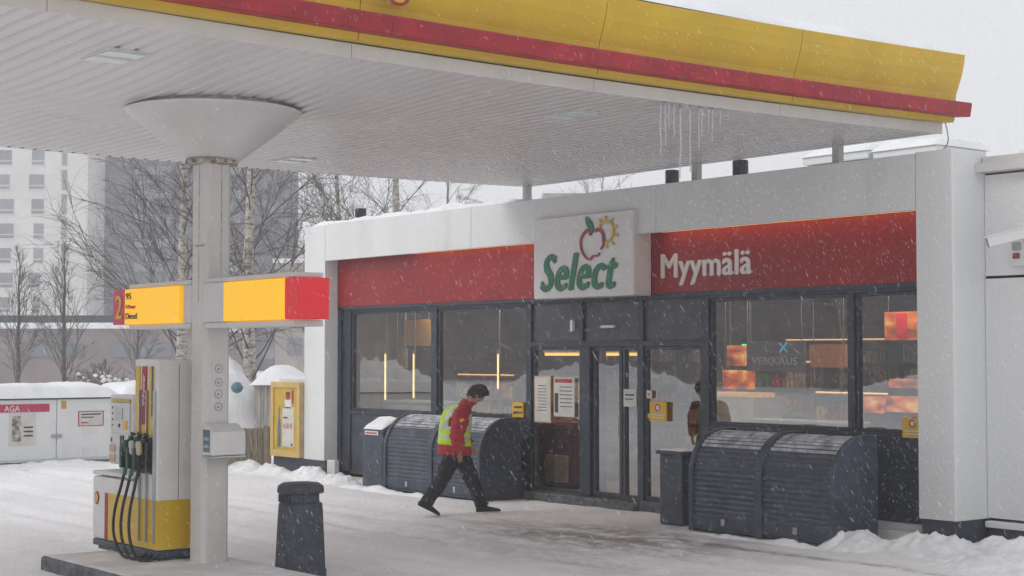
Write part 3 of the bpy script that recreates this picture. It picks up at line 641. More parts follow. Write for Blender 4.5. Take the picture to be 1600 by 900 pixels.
MB().lathe([(.74, 4.40), (.76, 4.52)], (ccx-.02, ccy+.03, 0), 72).build('cone_neck', 'soffit', K)
# support posts on the shop roof
for x in (-18.48, -14.93, -12.55):
    MB().box(x-.05, x+.05, 14.8, 14.9, 4.2, sz(x, 14.85)+.02).build('roof_post', 'clad_grey', K, bevel=.006)
MB().tube(cr([(-11.13, 15.02, 4.72), (-11.12, 15.05, 4.6), (-11.15, 15.08, 4.48), (-11.28, 15.05, 4.34), (-11.33, 15.02, 4.28)], 6), .008, 6).build('drain_cable', 'steel', K)
MB().box(ccx+.14, ccx+.143, ccy-.06, ccy+.09, 1.46, 2.03).build('pictogram_plate', 'clad_grey', K)
PR, PI = mat('faded_red_ring', (.45, .33, .3), .6), mat('faded_ink', (.2, .18, .17), .6)
for z in (1.96, 1.83, 1.72, 1.6):
    m = MB(); disc(m, ccx+.143, ccy+.015, z, .042, 'side', .003, 20, 0, rin=.033); m.prism([(ccy, z-.014), (ccy+.026, z-.008), (ccy+.012, z+.014)], 'x', ccx+.143, ccx+.146, 1)
    m.build('pictogram', [PR, PI], K)
# icicles
ir = random.Random(3); ORD = 'first second third fourth fifth sixth seventh eighth ninth tenth eleventh twelfth'.split()
for i, (px, ln) in enumerate([(1033, .62), (1040, .5), (1046, .3), (1054, .42), (1064, .8), (1079, .72), (1093, .5), (1098, .34), (1108, .3), (1114, .38), (1126, .2), (1138, .12)]):
    d = FDIR+RT*((px-CX)/F); y = -11.24/d.x*d.y; z = sz(-11.24, y)
    zig = [(-11.24+ir.uniform(-.0012, .0012)*j, y+ir.uniform(-.0012, .0012)*j, z-ln*.92*j/8) for j in range(9)]
    o = MB().tube(zig, [.011*(1-j/8.6)**.6+.0015 for j in range(9)], 7).build('icicle', 'ice', smooth=True)
    tag(o, ORD[i]+' icicle from the left in the cluster under the canopy edge', 'icicle', 'icicles under the canopy edge')

# ------------------------------------------------------------------ island
m = MB().box(-15.28, -9.0, 6.14, 7.56, -.05, .12)
t = thing('pump_island', (-13, 7, 0), 'raised concrete pump island with snow-dusted top', 'island'); m.build('kerb', 'concrete', t, bevel=.03)
m = MB(); N1, N2 = 90, 34
vs = [(-15.26+6.2*i/N1, 6.17+1.37*j/N2, .121+.004*(1+fbm(i*.3, j*.3))+(.006 if 0 < i < N1 and 0 < j < N2 else -.004)) for j in range(N2+1) for i in range(N1+1)]
m.add(vs, [(j*(N1+1)+i, j*(N1+1)+i+1, (j+1)*(N1+1)+i+1, (j+1)*(N1+1)+i) for j in range(N2) for i in range(N1)]); m.build('island_snow', mat('island_snow', (.7, .68, .68), .8, var=.1, scale=2.5, dirt=(.48, .46, .45), dscale=2, dth=.6, bump=.4), t, smooth=True)
# ------------------------------------------------------------------ fuel pump
Y0 = 6.8; PB = .135
pt = thing('fuel_pump', (-14.8, 7.05, .13), 'white fuel pump with yellow lower band and three black nozzles', 'fuel pump')
MB().box(-15.5, -14.12, Y0+.04, 7.32, .12, .16).box(-15.56, -14.08, Y0+.008, 7.34, .16, .225).build('base_skirt', 'dark', pt, bevel=.01)
MB().box(-15.56, -14.60, Y0, 7.34, .23, .86).build('low_cabinet', 'pump_white', pt, bevel=.025)
MB().box(-15.565, -14.60, Y0-.006, 7.345, .875, .915).build('cabinet_lid', 'pump_white', pt, bevel=.02)
MB().box(-14.58, -14.08, Y0, 7.34, .23, 2.05).build('hose_tower', 'pump_white', pt, bevel=.015)
MB().box(-15.17, -14.075, Y0-.004, 7.345, .24, .705).build('yellow_band', 'yellow', pt)
MB().box(-15.25, -15.17, Y0-.0045, Y0+.02, .24, .705).build('red_band', 'red', pt)
m = MB()  # scallop emblem
pts = []
for k in range(11):
    a = R(-20+k*22); rr = .058*(1+.05*(k % 2)); pts.append((-15.44+rr*.85*math.cos(a)*1.0, .64+rr*1.1*math.sin(a)))
pts += [(-15.455, .575), (-15.425, .575)]
m.prism(pts, 'y', Y0-.008, Y0+.002, 0)
pts2 = [(-15.44+(a+15.44)*.72, .64+(b-.64)*.72) for a, b in pts]; m.prism(pts2, 'y', Y0-.011, Y0-.006, 1)
m.build('scallop_emblem', ['red', 'yellow'], pt)
# nozzle bays on the tower front
m = MB()
for x in (-14.43, -14.275, -14.12): m.box(x-.006, x+.006, Y0-.03, Y0+.0, .3, 1.75)
m.build('bay_divider', 'steel', pt)
bx = [-14.5, -14.355, -14.205]
for i, x in enumerate(bx):
    c1 = ['yellow', 'red', 'yellow'][i]
    q = MB().box(x-.045, x+.045, Y0-.012, Y0, 1.42, 1.98, 0).box(x-.045, x+.045, Y0-.0125, Y0, 1.3, 1.42, 1)
    if i == 2: q.box(x+.02, x+.045, Y0-.016, Y0-.0125, 1.5, 1.98, 2)
    o = q.build('grade_strip', [c1, 'yellow', 'ink'], pt)
    if i == 1:
        tx = text_mb('V-Power', 0, .3, 0, .05, 'front', 0, .004, .02); tx.v = [Vector((x+.02-(v.z), Y0-.014+v.y, 1.6+v.x)) for v in tx.v]; tx.build('lettering', 'letter_white', o)
    MB().box(x-.05, x+.05, Y0-.02, Y0, .95, 1.295).build('nozzle_bay', 'black', pt, bevel=.01)
    nz = MB()
    nz.tube(cr([(x-.0, Y0-.05, 1.34), (x-.01, Y0-.07, 1.28), (x-.045, Y0-.1, 1.2), (x-.06, Y0-.11, 1.1), (x-.06, Y0-.1, 1.0)], 4), .03, 8)
    nz.box(x-.085, x-.035, Y0-.16, Y0-.07, 1.0, 1.2); nz.build('nozzle', mat('nozzle_col%d' % i, [(.008, .05, .028), (.008, .05, .028), (.012, .012, .015)][i], .45), pt, bevel=.015)
    MB().box(x-.07, x-.0, Y0-.145, Y0-.09, 1.13, 1.27).build('nozzle_guard', mat('guard%d' % i, [(.02, .07, .04), (.5, .5, .46), (.5, .43, .27)][i], .5), pt, bevel=.025)
    xb = x-.06
    hs = cr([(xb, Y0-.1, 1.02), (xb-.03, Y0-.12, .86), (xb-.1+.02*i, Y0-.16, .6), (xb-.11+.03*i, Y0-.17, .38), (xb-.0+.02*i, Y0-.16, .2), (xb+.13, Y0-.12, .14), (xb+.22-.02*i, Y0-.02, .16), (xb+.24-.02*i, Y0+.02, .2)], 7)
    MB().tube(hs, .015, 8).build('hose', 'rubber', pt, smooth=True)
    MB().tube([(xb, Y0-.1, 1.03), (xb-.01, Y0-.105, .93)], .019, 8).build('hose_cuff', 'green' if i < 2 else 'black', pt)
m = MB().box(-14.076, -14.073, 7.22, 7.3, 1.7, 1.84).build('tower_sticker', 'redink', pt); MB().box(-14.072, -14.07, 7.255, 7.265, 1.72, 1.82).build('sticker_mark', 'letter_white', pt)
MB().box(-14.074, -14.072, 7.2, 7.33, 1.2, 1.7).build('tower_notice', 'letter_white', pt)
MB().box(-14.079, -14.077, 7.02, 7.024, .24, 2.0).build('panel_seam', 'rib_dark', pt)
# payment terminal
tt = thing('payment_terminal', (-15.3, 7.1, .92), 'grey card payment terminal beside the pump nozzles', 'payment terminal')
MB().box(-15.6, -15.05, 7.0, 7.2, .97, 1.68).build('terminal_case', 'pump_white', tt, bevel=.015)
MB().box(-15.45, -15.2, 7.05, 7.15, .9, .97).build('foot', 'clad_grey', tt)
m = MB().box(-15.55, -15.1, 6.985, 7.0, 1.32, 1.6, 0).box(-15.44, -15.26, 6.978, 6.985, 1.43, 1.55, 1)
for z in (1.37, 1.43, 1.49, 1.55): disc(m, -15.5, 6.985, z, .012, th=.004, n=10, mi=2)
disc(m, -15.34, 6.985, 1.37, .02, th=.005, n=12, mi=2); m.build('keypad_panel', ['clad_grey', 'steel', 'ink'], tt)
MB().box(-15.24, -15.15, 6.978, 6.984, 1.33, 1.42).build('sticker', 'sticker', tt); MB().box(-15.54, -15.1, 6.985, 6.999, 1.605, 1.64).build('header_strip', mat('ochre', (.5, .38, .1), .5), tt)
MB().box(-15.56, -15.12, 6.985, 7.0, .99, 1.29).build('service_panel', 'clad_grey', tt, bevel=.01); MB().box(-15.3, -15.22, 6.975, 6.985, 1.12, 1.27).build('receipt_slot', 'black', tt); MB().box(-15.53, -15.51, 6.98, 6.985, 1.2, 1.24).build('keyhole', 'black', tt)
MB().box(-15.55, -15.42, 6.975, 6.985, 1.1, 1.17).box(-15.55, -15.42, 6.975, 6.985, 1.0, 1.07).build('card_slot', 'beige', tt)
# towel dispenser box on the column
td = thing('towel_dispenser', (-13.6, 7.2, 1.13), 'cream wipes dispenser box mounted on the column', 'dispenser')
x0 = ccx+.142
MB().prism([(x0, 1.15), (x0+.2, 1.15), (x0+.2, 1.37), (x0+.06, 1.44), (x0, 1.445)], 'y', ccy-.15, ccy+.2).build('dispenser_body', 'pump_white', td, bevel=.012)
MB().box(x0-.0, x0+.202, ccy-.155, ccy+.205, 1.125, 1.146).build('dispenser_base', 'steel', td, bevel=.004)
m = MB().box(x0+.02, x0+.15, ccy-.1535, ccy-.15, 1.18, 1.39, 0)
for z in (1.22, 1.29): m.box(x0+.035, x0+.13, ccy-.1555, ccy-.1535, z, z+.03, 1)
m.build('instruction_label', ['blue_print', mat('pale_print', (.35, .42, .47), .5)], td)
# lit column signs
def colsign(left):
    if left:
        t = thing('pump_sign', (-14.7, 7.05, 2.35), 'lit yellow pump sign with red number 2 and fuel names', 'sign')
        a, b, c = -15.62, -15.34, -14.11
        MB().box(-15.3, ccx-.142, 7.06, 7.36, 2.35, 2.395).box(-15.3, ccx-.142, 7.06, 7.36, 2.765, 2.81).box(c, ccx-.142, 7.07, 7.35, 2.396, 2.764).build('sign_housing', 'clad_grey', t, bevel=.008)
        MB().box(b, c, 7.03, 7.345, 2.4, 2.76).build('yellow_face', 'lit_yellow', t, bevel=.006)
        MB().box(a, b-.002, 7.03, 7.345, 2.4, 2.76).build('red_end', mat('faint_glow_red', (.42, .03, .08), .4, emit=(.8, .02, .05), es=.08), t, bevel=.006)  # a faint glow is put into this red as well
        text_mb('2', a+.08, b-.06, 2.46, 2.70, at=7.024, depth=.006, bold=.03).build('number', 'sticker', t)
        text_mb('95', b+.04, b+.16, 2.655, 2.72, at=7.024, depth=.006, bold=.01).build('lettering', 'ink', t)
        text_mb('V-Power', b+.04, b+.27, 2.56, 2.60, at=7.024, depth=.006, bold=.01).build('lettering', 'redink', t)
        text_mb('Diesel', b+.04, b+.3, 2.455, 2.515, at=7.024, depth=.006, bold=.01).build('lettering', 'ink', t)
    else:
        t = thing('pump_sign', (-12.8, 7.05, 2.35), 'blank lit yellow pump sign with glowing red end', 'sign')
        a, b, c = -13.22, -12.11, -11.88
        MB().box(ccx+.142, -12.0, 7.06, 7.36, 2.34, 2.395).box(ccx+.142, -12.0, 7.06, 7.36, 2.765, 2.81).box(ccx+.142, a, 7.04, 7.35, 2.396, 2.764).build('sign_housing', 'clad_grey', t, bevel=.008)
        MB().box(a, b, 7.03, 7.345, 2.4, 2.76).build('yellow_face', 'lit_yellow', t, bevel=.006); MB().box(b+.002, c, 7.03, 7.345, 2.4, 2.76).build('red_end', 'lit_red', t, bevel=.01)
colsign(True); colsign(False)
# ------------------------------------------------------------------ litter bin
lb = thing('litter_bin', (-13.08, 7.78, 0), 'tapered dark grey litter bin in front of the island column', 'litter bin')
bc = (-13.08, 7.78, 0); p = 2.5
MB().lathe([(.232, -.03), (.232, .085), (.222, .09), (.222, .10), (.198, .62), (.192, .70), (.165, .72)], bc, 44, p=p).build('bin_body', 'bin', lb, smooth=False)
MB().lathe([(.168, .71), (.165, .73), (.165, .80), (.17, .81)], bc, 40, p=p).build('bin_neck', 'bin', lb)
MB().lathe([(.19, .795), (.204, .80), (.207, .83), (.2, .865), (.16, .893), (.05, .90)], bc, 44, p=p).build('bin_lid', 'bin', lb, smooth=True)
MB().box(-13.2, -13.0, 7.78-.17, 7.78-.16, .715, .79).build('bin_opening', 'black', lb)

# ------------------------------------------------------------------ roller storage lockers
def locker(x0, x1, y0, y1, h, label, group='roller storage lockers by the shop front'):
    t = thing('storage_locker', ((x0+x1)/2, (y0+y1)/2, 0), label, 'storage locker', group)
    r = min(.52, y1-y0-.1); prof = []
    def curve(off, n=14, zb=.06):
        P = [(y0+off, zb)]
        for k in range(n+1):
            a = R(180-90*k/n); P.append((y0+r+(r-off)*math.cos(a), h-r+(r-off)*math.sin(a)))
        P.append((y1, h-off)); P.append((y1, zb)); return P
    xm = (x0+x1)/2
    for (a, b) in ((x0, x0+.07), (xm-.06, xm+.06), (x1-.06, x1)):
        MB().prism(curve(-.012, zb=0), 'x', a, b).build('frame_hoop', 'locker', t, bevel=.01)
    for (a, b) in ((x0+.07, xm-.06), (xm+.06, x1-.06)):
        # corrugated shutter
        base = curve(.02)[:-2]; L_ = [0]
        for i in range(1, len(base)): L_.append(L_[-1]+math.dist(base[i], base[i-1]))
        tot = L_[-1]; N = int(tot/.012); rings = []; pts = []
        for k in range(N+1):
            s_ = tot*k/N; i = max(j for j in range(len(L_)) if L_[j] <= s_+1e-9); i = min(i, len(base)-2)
            u = (s_-L_[i])/(L_[i+1]-L_[i]); py = base[i][0]+(base[i+1][0]-base[i][0])*u; pz = base[i][1]+(base[i+1][1]-base[i][1])*u
            dy = base[i+1][0]-base[i][0]; dz = base[i+1][1]-base[i][1]; l = math.hypot(dy, dz); ny, nz_ = -dz/l, dy/l
            w = .011*(.5+.5*math.cos(2*math.pi*s_/.062)) if s_ > .14 else .012
            pts.append((py+ny*w, pz+nz_*w))
        m = MB(); vs = [(a, q[0], q[1]) for q in pts]+[(b, q[0], q[1]) for q in pts]; n = len(pts)
        m.add(vs, [(i, i+1, n+i+1, n+i) for i in range(n-1)]); so = m.build('shutter', 'locker', t)
        MB().box((a+b)/2-.03, (a+b)/2+.03, y0-.012, y0+.01, .09, .17).build('lock', 'steel', so, bevel=.008)
        # light snow caught on the upper slats
        m = MB(); q = [k for k in range(n) if pts[k][1] > h-.2 and (k % 5) < 3]
        for k in q:
            if k+1 < n: m.add([(a+.01, pts[k][0], pts[k][1]+.004), (b-.01, pts[k][0], pts[k][1]+.004), (b-.01, pts[k+1][0], pts[k+1][1]+.004), (a+.01, pts[k+1][0], pts[k+1][1]+.004)], [(0, 1, 2, 3)])
        tag(m.build('snow_dusting', mat('thin_snow', (.42, .43, .46), .8, var=.3, scale=8), so), kind='stuff')
    MB().box(x0+.012, x1-.012, y0+.03, y1-.01, .02, .055).box(x0+.02, x1-.02, y1-.03, y1-.01, .06, h-.03).build('base_frame', 'locker', t)
    return t
lo1 = locker(-20.72, -18.25, 13.8, 14.55, 1.17, 'grey double roller locker behind the walking person')
lo2 = locker(-13.78, -11.55, 13.55, 14.3, 1.19, 'grey double roller locker under the VEIKKAUS window, right side')
# bins by the wall
t = thing('ash_bin', (-21.3, 14.1, 0), 'slim grey bin with snow on its sloping top', 'bin')
MB().prism([(13.98, 0), (14.35, 0), (14.35, 1.07), (14.28, 1.07), (13.98, .9)], 'x', -21.6, -21.02).build('bin_body', 'locker', t, bevel=.02)
MB().box(-21.52, -21.14, 13.972, 13.98, .82, .88).build('bin_label', 'letter_white', t); MB().box(-21.49, -21.17, 13.968, 13.972, .838, .862).build('label_print', 'redink', t)
m = cap_snow('bin_snow', -21.6, -21.05, 13.99, 14.32, 0, .07, t, nx=16, ny=12, over=.0, seed=4, lump=.8)
for v in m.data.vertices: v.co.z += .915+max(0, min(.165, (v.co.y+14.1-13.99)*.57))-.01
t = thing('ash_bin', (-14.2, 13.8, 0), 'dark square bin standing left of the right roller locker', 'bin')
MB().box(-14.5, -14.1, 13.75, 14.12, .0, .86).build('bin_body', 'dark', t, bevel=.02); MB().box(-14.54, -14.06, 13.72, 14.15, .862, .91).build('bin_lid', 'dark', t, bevel=.015)
cap_snow('bin_snow', -14.52, -14.08, 13.74, 14.13, .91, .025, t, nx=14, ny=10, over=0)
# poster case
t = thing('poster_case', (-24.8, 14.5, .25), 'yellow-framed poster case showing a bottle and a price', 'poster case')
x0, x1, z0, z1 = -25.3, -24.29, .28, 1.6; y = 14.44
m = MB().box(x0, x1, y, y+.12, z0, z1).build('case_back', 'beige', t)
fm = mat('ochre_frame', (.62, .43, .15), .45)
MB().box(x0, x0+.1, y-.03, y, z0, z1).box(x1-.1, x1, y-.03, y, z0, z1).box(x0+.1, x1-.1, y-.03, y, z1-.1, z1).box(x0+.1, x1-.1, y-.03, y, z0, z0+.12).build('case_frame', fm, t, bevel=.008)
MB().box(x0+.1, x1-.1, y-.006, y-.001, z0+.12, z1-.1).build('poster_sheet', mat('poster_yellow', (.55, .38, .05), .5, var=.1, scale=3), t)
m = MB().box(x0+.4, x1-.22, y-.01, y-.006, z0+.18, 1.16, 0)
m.lathe([(.055, .0), (.06, .35), (.05, .42), (.02, .55), (.018, .68), (.02, .7)], (0, 0, 0), 12, mi=1)
nb = 12*6; m.v = m.v[:-nb]+[Vector((v.x+x0+.28, y-.008+v.y*.05, v.z+.45)) for v in m.v[-nb:]]
disc(m, -24.72, y-.006, 1.36, .07, th=.006, mi=2); m.box(-24.8, -24.64, y-.012, y-.006, 1.4, 1.42, 2); m.box(-24.83, -24.6, y-.01, y-.006, 1.14, 1.29, 3)
m.box(-24.58, -24.52, y-.01, y-.006, 1.22, 1.46, 2); m.box(-24.88, -24.82, y-.011, y-.006, 1.14, 1.22, 4)
m.build('poster_picture', ['paper', 'blue_print', 'apple', 'sign_white', 'skin'], t)
text_mb('4.50 €', -24.87, -24.56, .78, .88, at=y-.012, depth=.003, bold=.01).build('price_print', 'redink', t); MB().box(-24.87, -24.72, y-.014, y-.011, .96, .985).build('heading_print', 'ink', t)
m = MB(); disc(m, -24.57, y-.011, .5, .03, th=.003, mi=0); m.build('poster_dot', 'redink', t)
# CCTV cameras
def cctv(loc, rz, tilt, label, sc=1.0):
    t = thing('security_camera', (0, 0, 0), label, 'security camera')
    m = MB().box(-.27, .2, -.055, .055, -.045, .05).box(-.3, .22, -.062, .062, .048, .062); m.build('camera_housing', 'clad', t, bevel=.015); MB().box(-.272, -.268, -.045, .045, -.035, .04).build('camera_lens', 'black', t)
    MB().tube([(.05, 0, -.045), (.08, 0, -.12), (.3, 0, -.12)], .022, 8).build('bracket', 'clad_grey', t)
    t.location = loc; t.rotation_euler = (0, tilt, rz); t.scale = (sc,)*3; return t
cctv((-10.05, 14.78, 3.36), R(40), R(-14), 'white security camera on the right wing wall', 1.15)
cctv((-24.55, 14.7, 4.36), R(-25), R(12), 'white security camera at the left roof corner', .9)
t = thing('alarm_box', (-10.2, 15.0, 3.1), 'small white alarm box with rust-brown lens below the camera', 'alarm')
MB().box(-10.27, -10.06, 14.99, 15.068, 3.05, 3.33).build('box_case', 'clad', t, bevel=.012); MB().box(-10.24, -10.16, 14.975, 14.99, 3.13, 3.19).build('box_lens', mat('brown_lens', (.25, .06, .02), .4), t); MB().box(-10.25, -10.14, 14.98, 14.99, 3.22, 3.31).build('box_grille', 'steel', t)
t = thing('roadside_stone', (-23.0, 14.5, 0), 'small grey slab leaning by the left pillar', 'slab'); MB().box(-23.2, -22.95, 14.3, 14.4, 0, .32).build('slab_face', 'clad_grey', t, bevel=.02)

# ------------------------------------------------------------------ snow banks
heap('snow_bank', [(-10.5, 13.95, .8, .45, .27), (-9.8, 14.2, .8, .45, .25), (-8.6, 14.3, 1.2, .5, .2), (-11.3, 13.75, .5, .4, .2), (-9.6, 13.5, 1.0, .45, .14)], 'dirty snow bank in front of the right white pillar', res=.035, seed=1)
heap('snow_bank', [(-11.55, 13.65, .25, .2, .22), (-11.4, 13.9, .25, .4, .2)], 'small snow lump at the right end of the right locker', res=.025, seed=5, mat_='snow')
heap('snow_bank', [(-24.6, 14.1, .8, .3, .2), (-23.4, 14.1, .7, .25, .26), (-22.4, 14.0, .6, .3, .22), (-25.8, 14.2, .8, .4, .22)], 'broken snow ridge along the left pillar and poster case', res=.035, seed=2)
heap('snow_bank', [(-20.9, 13.7, 1.4, .16, .1), (-19.6, 13.65, 1.0, .14, .08), (-13, 13.42, 1.1, .1, .07), (-12, 13.42, .8, .1, .08)], 'thin snow ridges along the feet of the lockers', res=.035, seed=6, mat_='snow')
heap('snow_bank', [(-27.2, 14.0, 1.0, .7, .4), (-27.6, 16, 1.5, 1, .55), (-26.3, 15.6, .9, .6, .42), (-25.6, 15.5, .5, .5, .4)], 'soft snow bank around the wooden fence', res=.07, seed=3, mat_='snow')
heap('snow_bank', [(-29.3, 9.5, .6, 2.5, .15), (-29.2, 12, .5, 1.5, .14), (-28.6, 13.6, .8, .8, .16), (-30, 6, 1, 4, .18)], 'low ploughed snow bank in front of the gas cabinets', res=.08, seed=8, mat_='snow')

# ------------------------------------------------------------------ gas cabinets
def cabinet(y0, y1, x, h, label, doors, extra=None, sn=.26):
    t = thing('gas_cabinet', (x, (y0+y1)/2, 0), label, 'cabinet')
    MB().box(x-1.4, x-.02, y0, y1, .05, h-.03).build('cabinet_body', 'clad', t, bevel=.01); MB().box(x-1.45, x+.03, y0-.02, y1+.02, h-.028, h).build('cabinet_roof', 'dark', t, bevel=.005)
    for a, b in doors: MB().box(x-.018, x+.01, a+.01, b-.01, .1, h-.04).build('cabinet_door', 'clad', t, bevel=.006)
    cap_snow('cabinet_snow', x-1.45, x+.04, y0-.05, y1+.05, h, sn, t, nx=14, ny=50, over=.04, seed=int(y0), lump=.25)
    if extra: extra(t, x)
def agax(t, x):
    MB().box(x+.01, x+.02, 10.98, 12.0, 1.0, 1.15).build('red_sign', mat('pink_red', (.5, .04, .1), .5), t)
    text_mb('AGA', 11.12, 11.42, 1.015, 1.125, 'side', x+.022, .006, .02).build('lettering', 'letter_white', t)
    m = MB().box(x+.01, x+.02, 11.22, 11.74, .37, .98, 0).box(x+.02, x+.024, 11.27, 11.45, .45, .93, 1)
    for k in range(3): m.box(x+.02, x+.024, 11.5, 11.68, .7-.08*k, .73-.08*k, 2)
    m.build('information_sheet', ['paper', mat('sheet_photo', (.4, .38, .35), .6, var=.4, scale=12), 'ink'], t)
    MB().box(x+.01, x+.016, 12.24, 12.34, 1.05, 1.2).build('sticker', mat('ochre2', (.55, .35, .06), .5), t)
    m = MB().box(x+.01, x+.016, 12.6, 13.08, .72, .98, 0)
    for (a, b, c, d) in [(12.58, 13.1, .98, .995), (12.58, 13.1, .705, .72), (12.58, 12.6, .72, .98), (13.08, 13.1, .72, .98)]: m.box(x+.01, x+.018, a, b, c, d, 1)
    m.build('warning_sign', ['paper', 'redink'], t)
    MB().box(x+.016, x+.019, 12.64, 13.04, .92, .945).build('print', 'ink', t); MB().box(x+.016, x+.019, 12.64, 12.9, .865, .885).build('print', 'ink', t); MB().box(x+.016, x+.019, 12.64, 12.78, .76, .785).build('print', 'redink', t)
    for z0_, z1_ in ((.55, .66), (.1, .3)): MB().box(x+.01, x+.016, 12.68, 12.98, z0_, z1_).build('faded_sheet', 'sign_white', t)
    MB().box(x+.01, x+.04, 12.05, 12.25, .5, .56).build('latch', 'steel', t)
cabinet(8.6, 13.32, -29.5, 1.27, 'white double gas cabinet with red AGA sign and snowy roof', [(10.8, 12.15), (12.15, 13.3), (9.4, 10.78)], agax)
cabinet(13.52, 15.2, -29.4, 1.27, 'second white cabinet half hidden behind the fuel pump', [(13.55, 15.15)])
# fence
def fence(pts, h, gap, label, w=.1, th=.025):
    t = thing('picket_fence', (pts[0][0], pts[0][1], 0), label, 'fence'); m = MB(); rails = MB()
    for (a, b) in zip(pts, pts[1:]):
        a = Vector((*a, 0)); b = Vector((*b, 0)); d = b-a; L_ = d.length; d.normalize(); nrm = Vector((d.y, -d.x, 0)); s_ = 0; k = 0
        while s_+w < L_:
            q = [a+d*s_, a+d*(s_+w), a+d*(s_+w)+nrm*th, a+d*s_+nrm*th]; hh = h+rng.uniform(-.012, .012)
            m.prism([(v.x, v.y) for v in q], 'z', .02, hh); s_ += w+gap
        for z in (.2, h-.15):
            q = [a-nrm*.005, b-nrm*.005, b-nrm*.045, a-nrm*.045]; rails.prism([(v.x, v.y) for v in q], 'z', z, z+.09)
    m.build('pickets', 'wood', t, bevel=.004); rails.build('rails', 'wood', t)
    return t
t = fence([(-26.2, 13.3), (-26.2, 14.75)], .74, .012, 'dense weathered wood fence panel beside the column')
MB().box(-26.25, -26.15, 14.76, 14.86, 0, .78).build('fence_post', 'wood', t, bevel=.006)
t = fence([(-26.4, 14.95), (-26.0, 16.6)], .74, .055, 'gapped wood fence panel left of the poster case')
cap_snow('fence_snow', -26.4, -26.2, 15.0, 16.6, .74, .05, t, nx=5, ny=30, over=0)
# shed and heap behind the fence
p0 = far(398, 34); p1 = far(480, 34)
t = thing('plank_shed', p0, 'pale grey plank shed with thick snow on its roof', 'shed'); dv = (p1-p0).normalized(); nv = Vector((-dv.y, dv.x, 0))
m = MB(); k = 0
while k*.14 < 3.2:
    a = p0+dv*(k*.14); q = [a, a+dv*.13, a+dv*.13+nv*(2.0), a+nv*2.0] if False else [a, a+dv*.13, a+dv*.13+nv*.03, a+nv*.03]
    m.prism([(v.x, v.y) for v in q], 'z', 0, 1.47); k += 1
m.build('plank_wall', mat('pale_planks', (.42, .39, .36), .85, var=.15, scale=4, stretch=(3, 3, .4)), t)
q = [p0+nv*.035, p0+dv*3.2+nv*.035, p0+dv*3.2+nv*2.2, p0+nv*2.2]; MB().prism([(v.x, v.y) for v in q], 'z', 0, 1.47).build('shed_body', 'beige_wall', t)
m = MB(); NU, NV = 30, 12; vs = []
for j in range(NV+1):
    for i in range(NU+1):
        u, v = i/NU, j/NV; P_ = p0-dv*.1-nv*.12+dv*3.4*u+nv*2.4*v; e = math.sqrt(max(0, 1-(abs(2*u-1))**5))*math.sqrt(max(0, 1-abs(2*v-1)**4))
        vs.append((P_.x, P_.y, 1.44+e*(.16+.32*max(0, math.sin(u*9+.3))*math.exp(-((v-.4)/.4)**2)+.05*fbm(u*6, v*4))))
m.add(vs, [(j*(NU+1)+i, j*(NU+1)+i+1, (j+1)*(NU+1)+i+1, (j+1)*(NU+1)+i) for j in range(NV) for i in range(NU)]); m.build('shed_snow', 'snow', t, smooth=True)
c = far(355, 36); o = heap('snow_heap', [(c.x, c.y, 1.3, 1.3, 2.0), (c.x-.5, c.y-1.2, 1.3, 1.3, 1.7)], 'tall white snow heap behind the wooden fence', 'snow heap', 'snow', .12, 4, 'stuff', .12)
c2 = far(371, 34.3, 1.38); t = tag(MB().lathe([(.02, -.12), (.09, -.09), (.14, 0), (.08, .1), (.02, .12)], c2, 14).build('buried_ball', 'teal', smooth=True), 'round blue-green ball half buried in the tall snow heap', 'ball')
# ------------------------------------------------------------------ trees
def tree(name, h, r0, seed, label, cat='tree', group=None, bark='bark', lean=0, droop=.5, n1=20, up=.6, start=.2, spread=.42, sub=8, tw=7, rt=.007):
    r = random.Random(seed); t = thing(name, (0, 0, 0), label, cat, group); tr = MB(); cr_ = MB()
    tp = []; x = y = 0
    for k in range(11):
        tp.append(Vector((x+lean*h*k/10, y, h*k/10))); x += r.uniform(-.012, .012)*h*.5; y += r.uniform(-.012, .012)*h*.5
    tr.tube(tp, [r0*(1-k/10)**.8+.01 for k in range(11)], 9)
    def at(s_):
        k = min(9, int(s_*10)); return tp[k].lerp(tp[k+1], s_*10-k)
    def branch(p, d, L_, rad, lev):
        pts = [p]; rr = [rad]; q = p.copy(); dd = d.copy(); st = 5 if lev < 2 else 4
        for i in range(st):
            dd = (dd+Vector((r.uniform(-.18, .18), r.uniform(-.18, .18), r.uniform(-.1, .14)-droop*.25*(i/st)*lev)))
            dd.normalize(); q = q+dd*L_/st; pts.append(q); rr.append(rad*(1-(i+1)/st*.8))
        cr_.tube(pts, rr, 5 if lev == 0 else 3, cap=False)
        if lev < 2:
            for i in range(sub if lev == 0 else tw):
                k = r.randint(1, st-1); a = pts[k].lerp(pts[k+1], r.random()); ax = Vector((r.uniform(-1, 1), r.uniform(-1, 1), r.uniform(-.5, .8)))
                nd = (dd*1.0+ax*.75).normalized(); branch(a, nd, L_*r.uniform(.35, .6), max(rt*.6, rad*.5), lev+1)
    for k in range(n1):
        s_ = start+(1-start)*(k+r.random()*.6)/n1; s_ = min(s_, .985); a = r.uniform(0, 2*math.pi)
        d = Vector((math.cos(a), math.sin(a), up+r.uniform(-.15, .3))).normalized(); L_ = h*spread*(1.1-s_)*r.uniform(.7, 1.15)+.3
        branch(at(s_), d, L_, max(rt, r0*.13*(1-s_)+rt), 0)
    tr.build('trunk', bark, t, smooth=True); cr_.build('crown', 'twig', t)
    return t
b1 = tree('birch_tree', 12, .15, 11, 'white-barked birch left of the canopy column', n1=46, start=.1, up=.75, droop=.9, spread=.34, tw=9)
b1.location = far(283, 40)
b2 = tree('birch_tree', 11, .16, 12, 'thick birch trunk with black marks right of the column', n1=42, start=.12, up=.8, droop=.9, spread=.32, tw=9); b2.location = far(391, 36)
